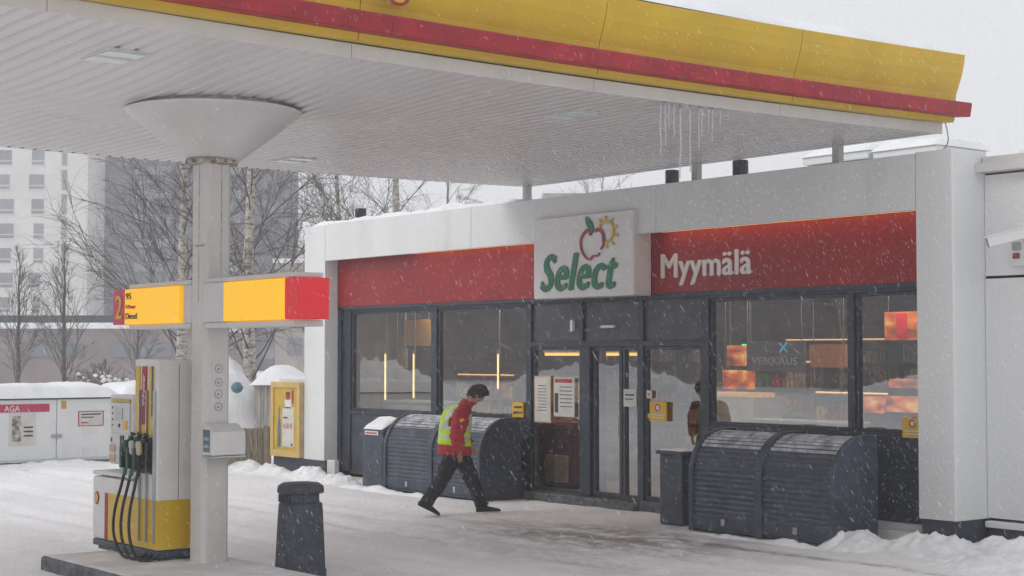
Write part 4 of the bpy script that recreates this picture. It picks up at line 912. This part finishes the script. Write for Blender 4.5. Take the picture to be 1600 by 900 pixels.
b3 = tree('birch_tree', 11, .2, 13, 'birch rising behind the left roof end of the shop', n1=18, start=.2, up=.9, lean=.01); b3.location = far(622, 48)
sx_ = [(566, 52, 'forked slender tree left of the roof birch', .9, 1.2), (700, 50, 'slanting slender tree right of the roof birch', .85, 2.6), (905, 60, 'bare birch seen over the apple sign', .9, .5), (1010, 75, 'small bare birch near the black roof vent', .9, 4), (500, 40, 'spreading small birch beside the left camera corner', .6, 3.3)]
src = tree('slender_tree', 11, .12, 21, 'forked slender tree left of the roof birch', n1=20, start=.25, up=1.1, spread=.4); src.location = far(566, 52); src.rotation_euler = (0, R(-6), 1.2)
for px, d, la, sc, rz in sx_[1:]:
    c = copy_tree(src); c.location = far(px, d); c.rotation_euler = (0, R(7), rz); c.scale = (sc,)*3; c['label'] = la
    if px == 500: c.rotation_euler = (0, 0, rz)
pop = tree('upright_tree', 5.6, .09, 31, 'narrow upright bare tree nearest the white tower edge', bark='bark_dark', n1=30, start=.12, up=2.2, spread=.42, sub=5, tw=4, group='upright street trees', rt=.012)
pop.location = far(103, 55)
for px, d, la, sc in [(28, 57, 'narrow upright bare tree above the AGA sign', .98), (-60, 58, 'upright bare tree left of the frame edge', 1), (215, 62, 'upright bare tree behind the pump tower', .8)]:
    if px == -60: continue
    c = copy_tree(pop); c.location = far(px, d); c.scale = (sc,)*3; c.rotation_euler = (0, 0, px*.1); c['label'] = la
sh = tree('snowy_shrub', 1.5, .03, 41, 'snow-flecked shrub just behind the gas cabinet roofs', 'shrub', bark='bark_dark', n1=26, start=.05, up=1.2, spread=.7, sub=4, tw=3, rt=.012)
m = MB(); r = random.Random(4)
for k in range(60):
    a = r.uniform(0, 6.3); q = r.uniform(0, .75); m.lathe([(.02, -.03), (.07, 0), (.05, .04), (.01, .06)], (q*math.cos(a), q*math.sin(a), r.uniform(.7, 1.6)), 7)
tag(m.build('snow_clumps', 'snow', sh, smooth=True), kind='stuff'); sh.location = far(165, 42)
for px, d, sc, la in [(130, 44, .85, 'lower snow-flecked shrub left of the pump'), (60, 45, .6, 'smallest snow-flecked shrub above the AGA cabinet')]:
    c = copy_tree(sh); c.location = far(px, d); c.scale = (sc,)*3; c.rotation_euler = (0, 0, px); c['label'] = la
# ------------------------------------------------------------------ far buildings
def slab(name, px0, px1, d, depth, h, wall, label, windows=None, floor=3.0, rows=None, cat='building', roof_snow=True, z0=0):
    a = far(px0, d); b = far(px1, d); u = (b-a).normalized(); nn = Vector((-u.y, u.x, 0)); nn = nn if nn.dot(FW) > 0 else -nn; L_ = (b-a).length
    t = thing(name, a, label, cat)
    def Q(s_, e, z): v = a+u*s_+nn*e; return (v.x, v.y, z)
    def bx(mb, s0, s1, e0, e1, za, zb, mi=0):
        mb.add([Q(s_, e, z) for z in (za, zb) for e in (e0, e1) for s_ in (s0, s1)], [(0, 2, 3, 1), (4, 5, 7, 6), (0, 1, 5, 4), (2, 6, 7, 3), (0, 4, 6, 2), (1, 3, 7, 5)], mi)
    m = MB(); bx(m, 0, L_, 0, depth, 0, h); m.build('wall', wall, t)
    if roof_snow: m = MB(); bx(m, -.2, L_+.2, -.2, depth, h, h+.35); m.build('roof_snow', 'snow', t)
    return t, bx, L_
t, bx, L_ = slab('white_tower', -120, 135, 190, 14, 40, 'tower_w', 'tall white apartment tower with grey windows')
sc_ = 190/F; r = random.Random(2)
k = 0
for fl in range(13):
    z = 1.2+fl*2.93
    for (p0_, p1_) in [(-120+20, -120+50), (-120+75, -120+100), (None, None)]:
        if p0_ is None: continue
    cols = [(-95, -70), (-48, -20), (0-8, 12+r.choice([0, 3, 7])), (43+r.choice([0, 4, 8]), 59+r.choice([3, 7]))]
    for (c0, c1) in cols:
        m = MB(); s0 = (c0+120)*sc_; s1 = (c1+120)*sc_; bx(m, s0, s1, -.06, .02, z, z+1.75); o = m.build('window', 'far_glass', t)
        m = MB(); bx(m, s0-.08, s1+.08, -.1, -.062, z+.38, z+.5); bx(m, s0-.1, s1+.1, -.12, .02, z-.12, z-.01); m.build('window_bar', 'clad_grey', o)
    m = MB(); bx(m, (94+120)*sc_, (102+120)*sc_, -.06, .02, z-.1, z+2.3); m.build('window', 'far_glass', t)
m = MB()
for fl in range(13): bx(m, 0, L_, -.02, .01, fl*2.93-.05, fl*2.93+.02)
m.build('floor_joint', 'clad_grey', t)
DG = mat('dark_tower_glass', (.12, .135, .155), .25, var=.3, scale=.3); BG = mat('balcony_grey', (.2, .21, .23), .7)
t, bx, L_ = slab('dark_tower', 136, 438, 198, 16, 33, 'tower_d', 'dark grey apartment block beside the white tower')
for fl in range(11):
    z = 1.5+fl*3; s_ = 1.0
    while s_ < L_-1.5: m = MB(); bx(m, s_, s_+1.4, -.06, .02, z, z+1.6); s_ += 2.6; m.build('window', DG, t)
    for b0, b1 in ((6, 10.5), (15, 19)): m = MB(); bx(m, b0, b1, -1.0, 0, z-1.2, z-.2); m.build('balcony', BG, t)
t, bx, L_ = slab('low_block', -250, 300, 95, 18, 3.6, 'mauve', 'long low mauve-grey building with snow on its flat roof')
s_ = .5
while s_ < L_-4: m = MB(); bx(m, s_, s_+3.6, -.08, .02, 1.9, 2.7); s_ += 5.2; m.build('window', 'far_glass', t)
m = MB(); bx(m, 0, L_, .5, 1, 3.95, 4.4); m.build('parapet', 'tower_d', t)
t, bx, L_ = slab('beige_block', 430, 700, 130, 14, 9.5, 'beige_wall', 'pale beige building far behind the left roof corner')
for z in (2, 5):
    s_ = 1
    while s_ < L_-2: m = MB(); bx(m, s_, s_+1.2, -.06, .02, z, z+1.4); s_ += 2.6; m.build('window', 'far_glass', t)
t, bx, L_ = slab('hillside_block', 850, 1010, 160, 14, 18.2, 'beige_wall', 'hazy block seen between canopy and shop roof')
m = MB(); bx(m, 1, L_-1, -.06, .02, 16.5, 17.4); m.build('window_row', 'far_glass', t)
# lamp arm behind the roof
c = far(775, 60); t = thing('street_lamp', c, 'grey street lamp arm above the shop roof', 'street lamp'); e = RT*-1.1
MB().tube([c, c+Vector((0, 0, 7.6)), c+Vector((0, 0, 7.7))+e*.2, c+Vector((0, 0, 7.95))+e], .05, 8).build('lamp_pole', 'clad_grey', t); MB().tube([c+Vector((0, 0, 7.95))+e, c+Vector((0, 0, 8.0))+e*1.35], .09, 8).build('lamp_head', 'clad_grey', t)
# what stands across the road: seen only mirrored in the shop glass
heap('roadside_snow', [(-44, -9, 9, 2.2, 1.7), (-30, -11, 7, 2.2, 1.5), (-58, -8, 8, 2.5, 1.8), (-20, -12, 6, 2, 1.4)], 'ploughed roadside snow ridge across the forecourt', 'snow', 'snow', .22, 9, 'stuff', .2)
t = thing('street_block', (-60, -45, 0), 'long grey building across the street', 'building')
MB().box(-140, -8, -60, -48, 0, 9).build('wall', 'mauve', t); 
for z in (1.5, 5):
    for x in range(-138, -10, 4): MB().box(x, x+2.2, -48, -47.94, z, z+1.8).build('window', 'far_glass', t)
MB().box(-140.3, -7.7, -60, -47.8, 9, 9.4).build('roof_snow', 'snow', t)
for x, y, sc, la in [(-42, -20, .8, 'bare tree across the street, left'), (-54, -24, .95, 'bare tree across the street, middle'), (-33, -22, .75, 'bare tree across the street, right')]:
    c = copy_tree(src); c.location = (x, y, 0); c.scale = (sc,)*3; c.rotation_euler = (0, 0, x); c['label'] = la

# ------------------------------------------------------------------ PERSON
def person():
    t = thing('person', (0, 0, 0), 'person in red jacket and yellow hi-vis vest walking hunched through snow', 'person')
    def skinmesh(name, chain, edges, m_, parent, sub=2, root=0):
        me = bpy.data.meshes.new(name); me.from_pydata([c[0] for c in chain], edges, []); o = bpy.data.objects.new(name, me); COL.objects.link(o)
        sk = o.modifiers.new('s', 'SKIN'); sk.use_smooth_shade = True; sb = o.modifiers.new('d', 'SUBSURF'); sb.levels = sub; sb.render_levels = sub
        for i, v in enumerate(me.skin_vertices[0].data):
            rr = chain[i][1]; v.radius = rr if isinstance(rr, tuple) else (rr, rr)
        me.skin_vertices[0].data[root].use_root = True
        bpy.context.view_layer.update(); ev = o.evaluated_get(bpy.context.evaluated_depsgraph_get()); nm = bpy.data.meshes.new_from_object(ev)
        bpy.data.objects.remove(o); nm.materials.append(M[m_]); o = bpy.data.objects.new(name, nm); COL.objects.link(o); o.parent = parent
        for p_ in nm.polygons: p_.use_smooth = True
        return o
    # x forward, y left(+)/right(-) (camera sees the right side), z up
    hip = (-.05, 0, .92)
    V = [(hip, .12), ((-.06, 0, 1.12), .115), ((-.03, 0, 1.3), .12), ((.02, 0, 1.42), .055), ((.09, 0, 1.5), .05), ((.135, 0, 1.585), .075), ((.15, 0, 1.64), .08),
         ((-.04, -.17, 1.37), .055), ((-.07, -.22, 1.08), .042), ((-.05, -.20, .86), .03),
         ((-.0, .17, 1.37), .055), ((.06, .22, 1.1), .042), ((.16, .18, .92), .03),
         ((-.08, -.09, .88), .085), ((-.21, -.1, .5), .058), ((-.42, -.1, .14), .04),
         ((-.02, .09, .88), .085), ((.14, .09, .5), .058), ((.28, .09, .11), .04)]
    E_ = [(0, 1), (1, 2), (2, 3), (3, 4), (4, 5), (5, 6), (2, 7), (7, 8), (8, 9), (2, 10), (10, 11), (11, 12), (0, 13), (13, 14), (14, 15), (0, 16), (16, 17), (17, 18)]
    # hands: palm and fingers continue the body
    def hand(wi, p, d, side):
        n0 = len(V); p = Vector(p); d = Vector(d).normalized(); s_ = Vector((1, 0, 0))
        V.append((tuple(p+d*.05), (.028, .018))); E_.append((wi, n0)); 
        for k, (off, ln) in enumerate([(-.027, .062), (-.009, .075), (.009, .07), (.027, .055)]):
            a = p+d*.08+s_*off; b = a+d*ln*.6+Vector((0, side*.008, 0)); c_ = b+d*ln*.5+Vector((.012, side*.02, 0)); i = len(V)
            V.extend([(tuple(a), .0095), (tuple(b), .009), (tuple(c_), .0075)]); E_.extend([(n0, i), (i, i+1), (i+1, i+2)])
        i = len(V); a = p+d*.03+Vector((.035, side*.01, 0)); b = a+d*.045+Vector((.018, side*.008, 0)); V.extend([(tuple(a), .011), (tuple(b), .009)]); E_.extend([(n0, i), (i, i+1)])
    hand(9, (-.05, -.20, .86), (.05, .1, -1), 1); hand(12, (.16, .18, .92), (.25, -.1, -1), -1)
    skinmesh('body', V, E_, 'skin', t)
    # head details
    hm = MB()
    hc = Vector((.15, 0, 1.62)); ax = Matrix.Rotation(R(45), 3, 'Y')
    def E3(mb, c, rx, ry, rz, rotm=None, n=18, k=12, zmin=-1, bump=0):
        rings = []
        for j in range(k+1):
            ph = -math.pi/2+math.pi*j/k; ring = []
            for i in range(n):
                th = 2*math.pi*i/n; v = Vector((rx*math.cos(ph)*math.cos(th), ry*math.cos(ph)*math.sin(th), rz*math.sin(ph)))
                v *= 1+bump*fbm(v.x*30, v.y*30, v.z*30)
                if rotm: v = rotm @ v
                ring.append(Vector(c)+v)
            rings.append(ring)
        mb.loft(rings, cap=False)
    f_ = MB(); E3(f_, hc, .098, .077, .118, ax)
    E3(f_, hc+ax @ Vector((.094, 0, -.02)), .017, .012, .026, ax, 8, 6)     # nose
    E3(f_, hc+ax @ Vector((-.005, -.078, -.01)), .016, .012, .03, ax, 8, 6); E3(f_, hc+ax @ Vector((-.005, .078, -.01)), .016, .012, .03, ax, 8, 6)
    E3(f_, hc+ax @ Vector((.06, 0, -.09)), .04, .035, .03, ax, 10, 8)     # chin
    f_.build('face', 'skin', t, smooth=True)
    e_ = MB()
    for s_ in (-1, 1): E3(e_, hc+ax @ Vector((.086, s_*.03, .008)), .007, .009, .005, ax, 8, 6)
    E3(e_, hc+ax @ Vector((.09, 0, -.06)), .006, .02, .003, ax, 8, 6); e_.build('eyes_and_mouth', 'ink', t, smooth=True)
    h_ = MB(); E3(h_, hc+ax @ Vector((-.026, 0, .03)), .112, .098, .122, ax, 26, 18, bump=.14); E3(h_, hc+ax @ Vector((.035, 0, .085)), .07, .072, .045, ax, 16, 10, bump=.15)
    h_.build('hair', 'hair', t, smooth=True)
    # clothes as lofted rings
    def ring(c, rx, ry, tilt=0, n=28, ph=0, wr=0, seed=0):
        out = []
        for i in range(n):
            a = 2*math.pi*i/n; q = 1+wr*fbm(math.cos(a)*2+seed, math.sin(a)*2, c[2]*5)+wr*.55*fbm(math.cos(a)*4, math.sin(a)*4+7, c[2]*16+math.cos(a)*2)
            v = Vector((rx*math.cos(a)*q, ry*math.sin(a)*q, 0)); v = Matrix.Rotation(tilt, 3, 'Y') @ v; out.append(Vector(c)+v)
        return out
    def path(mb, spec, n=44, wr=.04, k=8):
        # spec: (x,y,z,rx,ry,tilt)
        out = []
        for i in range(len(spec)-1):
            for j in range(k):
                s_ = j/k; s2 = s_*s_*(3-2*s_)*.4+s_*.6; q = [a+(b-a)*s2 for a, b in zip(spec[i], spec[i+1])]; out.append(q)
        out.append(list(spec[-1])); mb.loft([ring(q[:3], q[3], q[4], q[5], n, wr=wr, seed=3) for i, q in enumerate(out)])
    J = MB(); path(J, [(-.055, 0, .80, .19, .215, .05), (-.06, 0, .95, .178, .205, .08), (-.07, 0, 1.1, .16, .195, .12), (-.06, 0, 1.25, .165, .205, .2), (-.03, 0, 1.36, .145, .2, .3), (.005, 0, 1.43, .1, .14, .4), (.03, 0, 1.47, .078, .085, .45), (.07, 0, 1.535, .08, .082, .5)], wr=.07)
    J.build('jacket', 'jacket', t, smooth=True)
    A = MB()
    def limb(mb, pts, n=26, wr=.08, seed=0):
        P = []; k = 7
        for i in range(len(pts)-1):
            for j in range(k): s_ = j/k; P.append([a+(b-a)*s_ for a, b in zip(pts[i], pts[i+1])])
        P.append(list(pts[-1])); rings = []
        for i, q in enumerate(P):
            a = Vector(P[max(i-1, 0)][:3]); b = Vector(P[min(i+1, len(P)-1)][:3]); d = (b-a).normalized(); u = d.cross(Vector((0, 1, 0))).normalized(); w = d.cross(u)
            rings.append([Vector(q[:3])+(u*math.cos(2*math.pi*m_/n)+w*math.sin(2*math.pi*m_/n))*q[3]*(1+wr*fbm(i*.28+seed, math.cos(2*math.pi*m_/n)*1.5, math.sin(2*math.pi*m_/n)*1.5)+wr*.5*fbm(i*.8+seed+math.cos(2*math.pi*m_/n)*1.2, math.cos(2*math.pi*m_/n)*2.5, math.sin(2*math.pi*m_/n)*2.5)) for m_ in range(n)])
        mb.loft(rings)
    limb(A, [(-.03, -.12, 1.41, .06), (-.045, -.175, 1.365, .094), (-.065, -.215, 1.22, .09), (-.088, -.235, 1.06, .078), (-.07, -.225, .95, .07), (-.055, -.205, .84, .056)], wr=.16)
    limb(A, [(.0, .13, 1.41, .06), (.0, .18, 1.365, .094), (.03, .215, 1.22, .09), (.06, .225, 1.08, .078), (.11, .205, 1.0, .07), (.155, .185, .93, .056)], seed=3, wr=.16)
    bd = MB(); E3(bd, (-.055, -.292, 1.27), .028, .012, .034, None, 10, 8); bd.build('sleeve_badge', 'sticker', t, smooth=True)
    A.build('jacket_sleeves', 'jacket', t, smooth=True)
    # vest: open shell over the torso, sleeveless
    Vst = MB(); spec = [(-.06, 0, .93, .187, .216, .1), (-.07, 0, 1.1, .178, .213, .12), (-.062, 0, 1.25, .182, .218, .2), (-.035, 0, 1.36, .162, .2, .3), (-.003, 0, 1.425, .112, .13, .4), (.012, 0, 1.45, .09, .1, .42)]
    path(Vst, spec, n=52, wr=.05)
    # armholes
    keep = [i for i, f in enumerate(Vst.f) if len(f) == 4]; Vst.f = [Vst.f[i] for i in keep]; Vst.mi = [0]*len(keep)
    for i, f in enumerate(Vst.f):
        c_ = sum((Vst.v[q] for q in f), Vector())/4
        for (za, zb) in ((1.0, 1.05), (1.13, 1.18)):
            if za < c_.z+c_.x*.12 < zb: Vst.mi[i] = 1
        if c_.z > 1.2 and abs(abs(c_.y)-.12) < .03 : Vst.mi[i] = 1
    arm = [i for i, f in enumerate(Vst.f) if not (abs(sum((Vst.v[q] for q in f), Vector()).y/4) > .165 and 1.2 < sum((Vst.v[q] for q in f), Vector()).z/4 < 1.39)]
    Vst.f = [Vst.f[i] for i in arm]; Vst.mi = [Vst.mi[i] for i in arm]
    vo = Vst.build('safety_vest', ['vest', 'reflector'], t, smooth=True); so = vo.modifiers.new('s', 'SOLIDIFY'); so.thickness = .008
    T = MB()
    limb(T, [(-.075, -.07, .96, .095), (-.08, -.08, .86, .104), (-.14, -.1, .68, .1), (-.205, -.1, .5, .084), (-.31, -.1, .32, .08), (-.415, -.1, .13, .074)], seed=1, wr=.2)
    limb(T, [(-.05, .07, .96, .095), (-.02, .08, .86, .104), (.07, .09, .68, .1), (.145, .09, .5, .084), (.215, .09, .3, .078), (.275, .09, .09, .074)], seed=5, wr=.2)
    T.build('trousers', 'trouser', t, smooth=True)
    def shoe(o, ang, nm='shoe'):
        m_ = MB(); secs = [(-.075, .03, .035, .09), (-.06, .045, .04, .11), (.0, .045, .042, .12), (.07, .04, .045, .075), (.14, .035, .048, .055), (.19, .028, .04, .04), (.205, .01, .02, .02)]
        rings = []
        for (x, _, w, hh) in secs:
            rings.append([Vector((x, w*math.cos(a), max(0, hh*.5+hh*.5*math.sin(a)))) for a in [2*math.pi*k/16 for k in range(16)]])
        m_.loft(rings); Mx = Matrix.Translation(Vector(o)) @ Matrix.Rotation(ang, 4, 'Y'); m_.v = [Mx @ v for v in m_.v]; return m_.build(nm, 'shoe', t, smooth=True)
    shoe((-.43, -.1, .10), R(32)); shoe((.285, .09, .005), R(0))
    return t
pe = person(); pe.location = (-17.04, 12.55, .0); pe.rotation_euler = (0, 0, math.atan2(.93, .36)); pe.scale = (1.2, 1.0, .97)
for ch in pe.children:   # stoop: the upper body leans into the snow
    for v in ch.data.vertices:
        if v.co.z > .9: v.co.x += .045*(v.co.z-.9)+.05*max(0, v.co.z-1.35); v.co.z -= .05*max(0, v.co.z-1.35)

# ------------------------------------------------------------------ falling snow
r = random.Random(99); m = MB(); fall = Vector((.34, .43, -1)).normalized()
vs = []; fs = []
def flake(p, s_, ln):
    d = (fall+Vector((r.uniform(-.2, .2), r.uniform(-.2, .2), 0))).normalized(); u = d.cross(Vector((r.random(), r.random(), .1))).normalized(); w = d.cross(u); o = len(vs)
    vs.extend([p-d*ln, p+u*s_, p-u*s_*.5+w*s_*.8, p-u*s_*.5-w*s_*.8, p+d*ln]); fs.extend([(o, o+2, o+1), (o, o+3, o+2), (o, o+1, o+3), (o+4, o+1, o+2), (o+4, o+2, o+3), (o+4, o+3, o+1)])
n = 0
while n < 42000:
    dep = 6.5+10*r.random()**.7; px = r.uniform(-40, 1640); q = FW*dep+RT*((px-CX)/F*dep); z = r.uniform(-.02, 5.8)
    if q.x < -10.7 and not (q.y > 0 and False): 
        if z > 4.4 or r.random() < .45 or q.y > 13.3: continue
    s_ = .0008+.0010*r.random()**3+(.0012 if r.random() < .02 else 0); flake(Vector((q.x, q.y, z)), s_, s_*r.uniform(4, 13)); n += 1
m.add(vs, fs); fm_ = mat('snowflakes', (.9, .9, .92), .7, var=0); fm_.node_tree.nodes['Principled BSDF'].inputs['Alpha'].default_value = .24
tag(m.build('falling_snow', fm_), 'snowflakes drifting down across the forecourt', 'snow', kind='stuff')

# ------------------------------------------------------------------ haze
hz = MB().box(-330, 20, -130, 330, -1.2, 60).build('haze', []) if False else None
me = bpy.data.meshes.new('haze'); q = MB().box(-340, 30, -150, 340, -1.2, 60); me.from_pydata(q.v, [], q.f)
hm_ = bpy.data.materials.new('haze'); hm_.use_nodes = True; n_ = hm_.node_tree
for x in list(n_.nodes):
    if x.type != 'OUTPUT_MATERIAL': n_.nodes.remove(x)
pv = n_.nodes.new('ShaderNodeVolumePrincipled'); pv.inputs['Density'].default_value = .0023; pv.inputs['Color'].default_value = (.93, .94, .96, 1); pv.inputs['Anisotropy'].default_value = .2
n_.links.new(pv.outputs[0], n_.nodes['Material Output'].inputs['Volume']); me.materials.append(hm_)
ho = bpy.data.objects.new('haze', me); COL.objects.link(ho); tag(ho, kind='stuff')
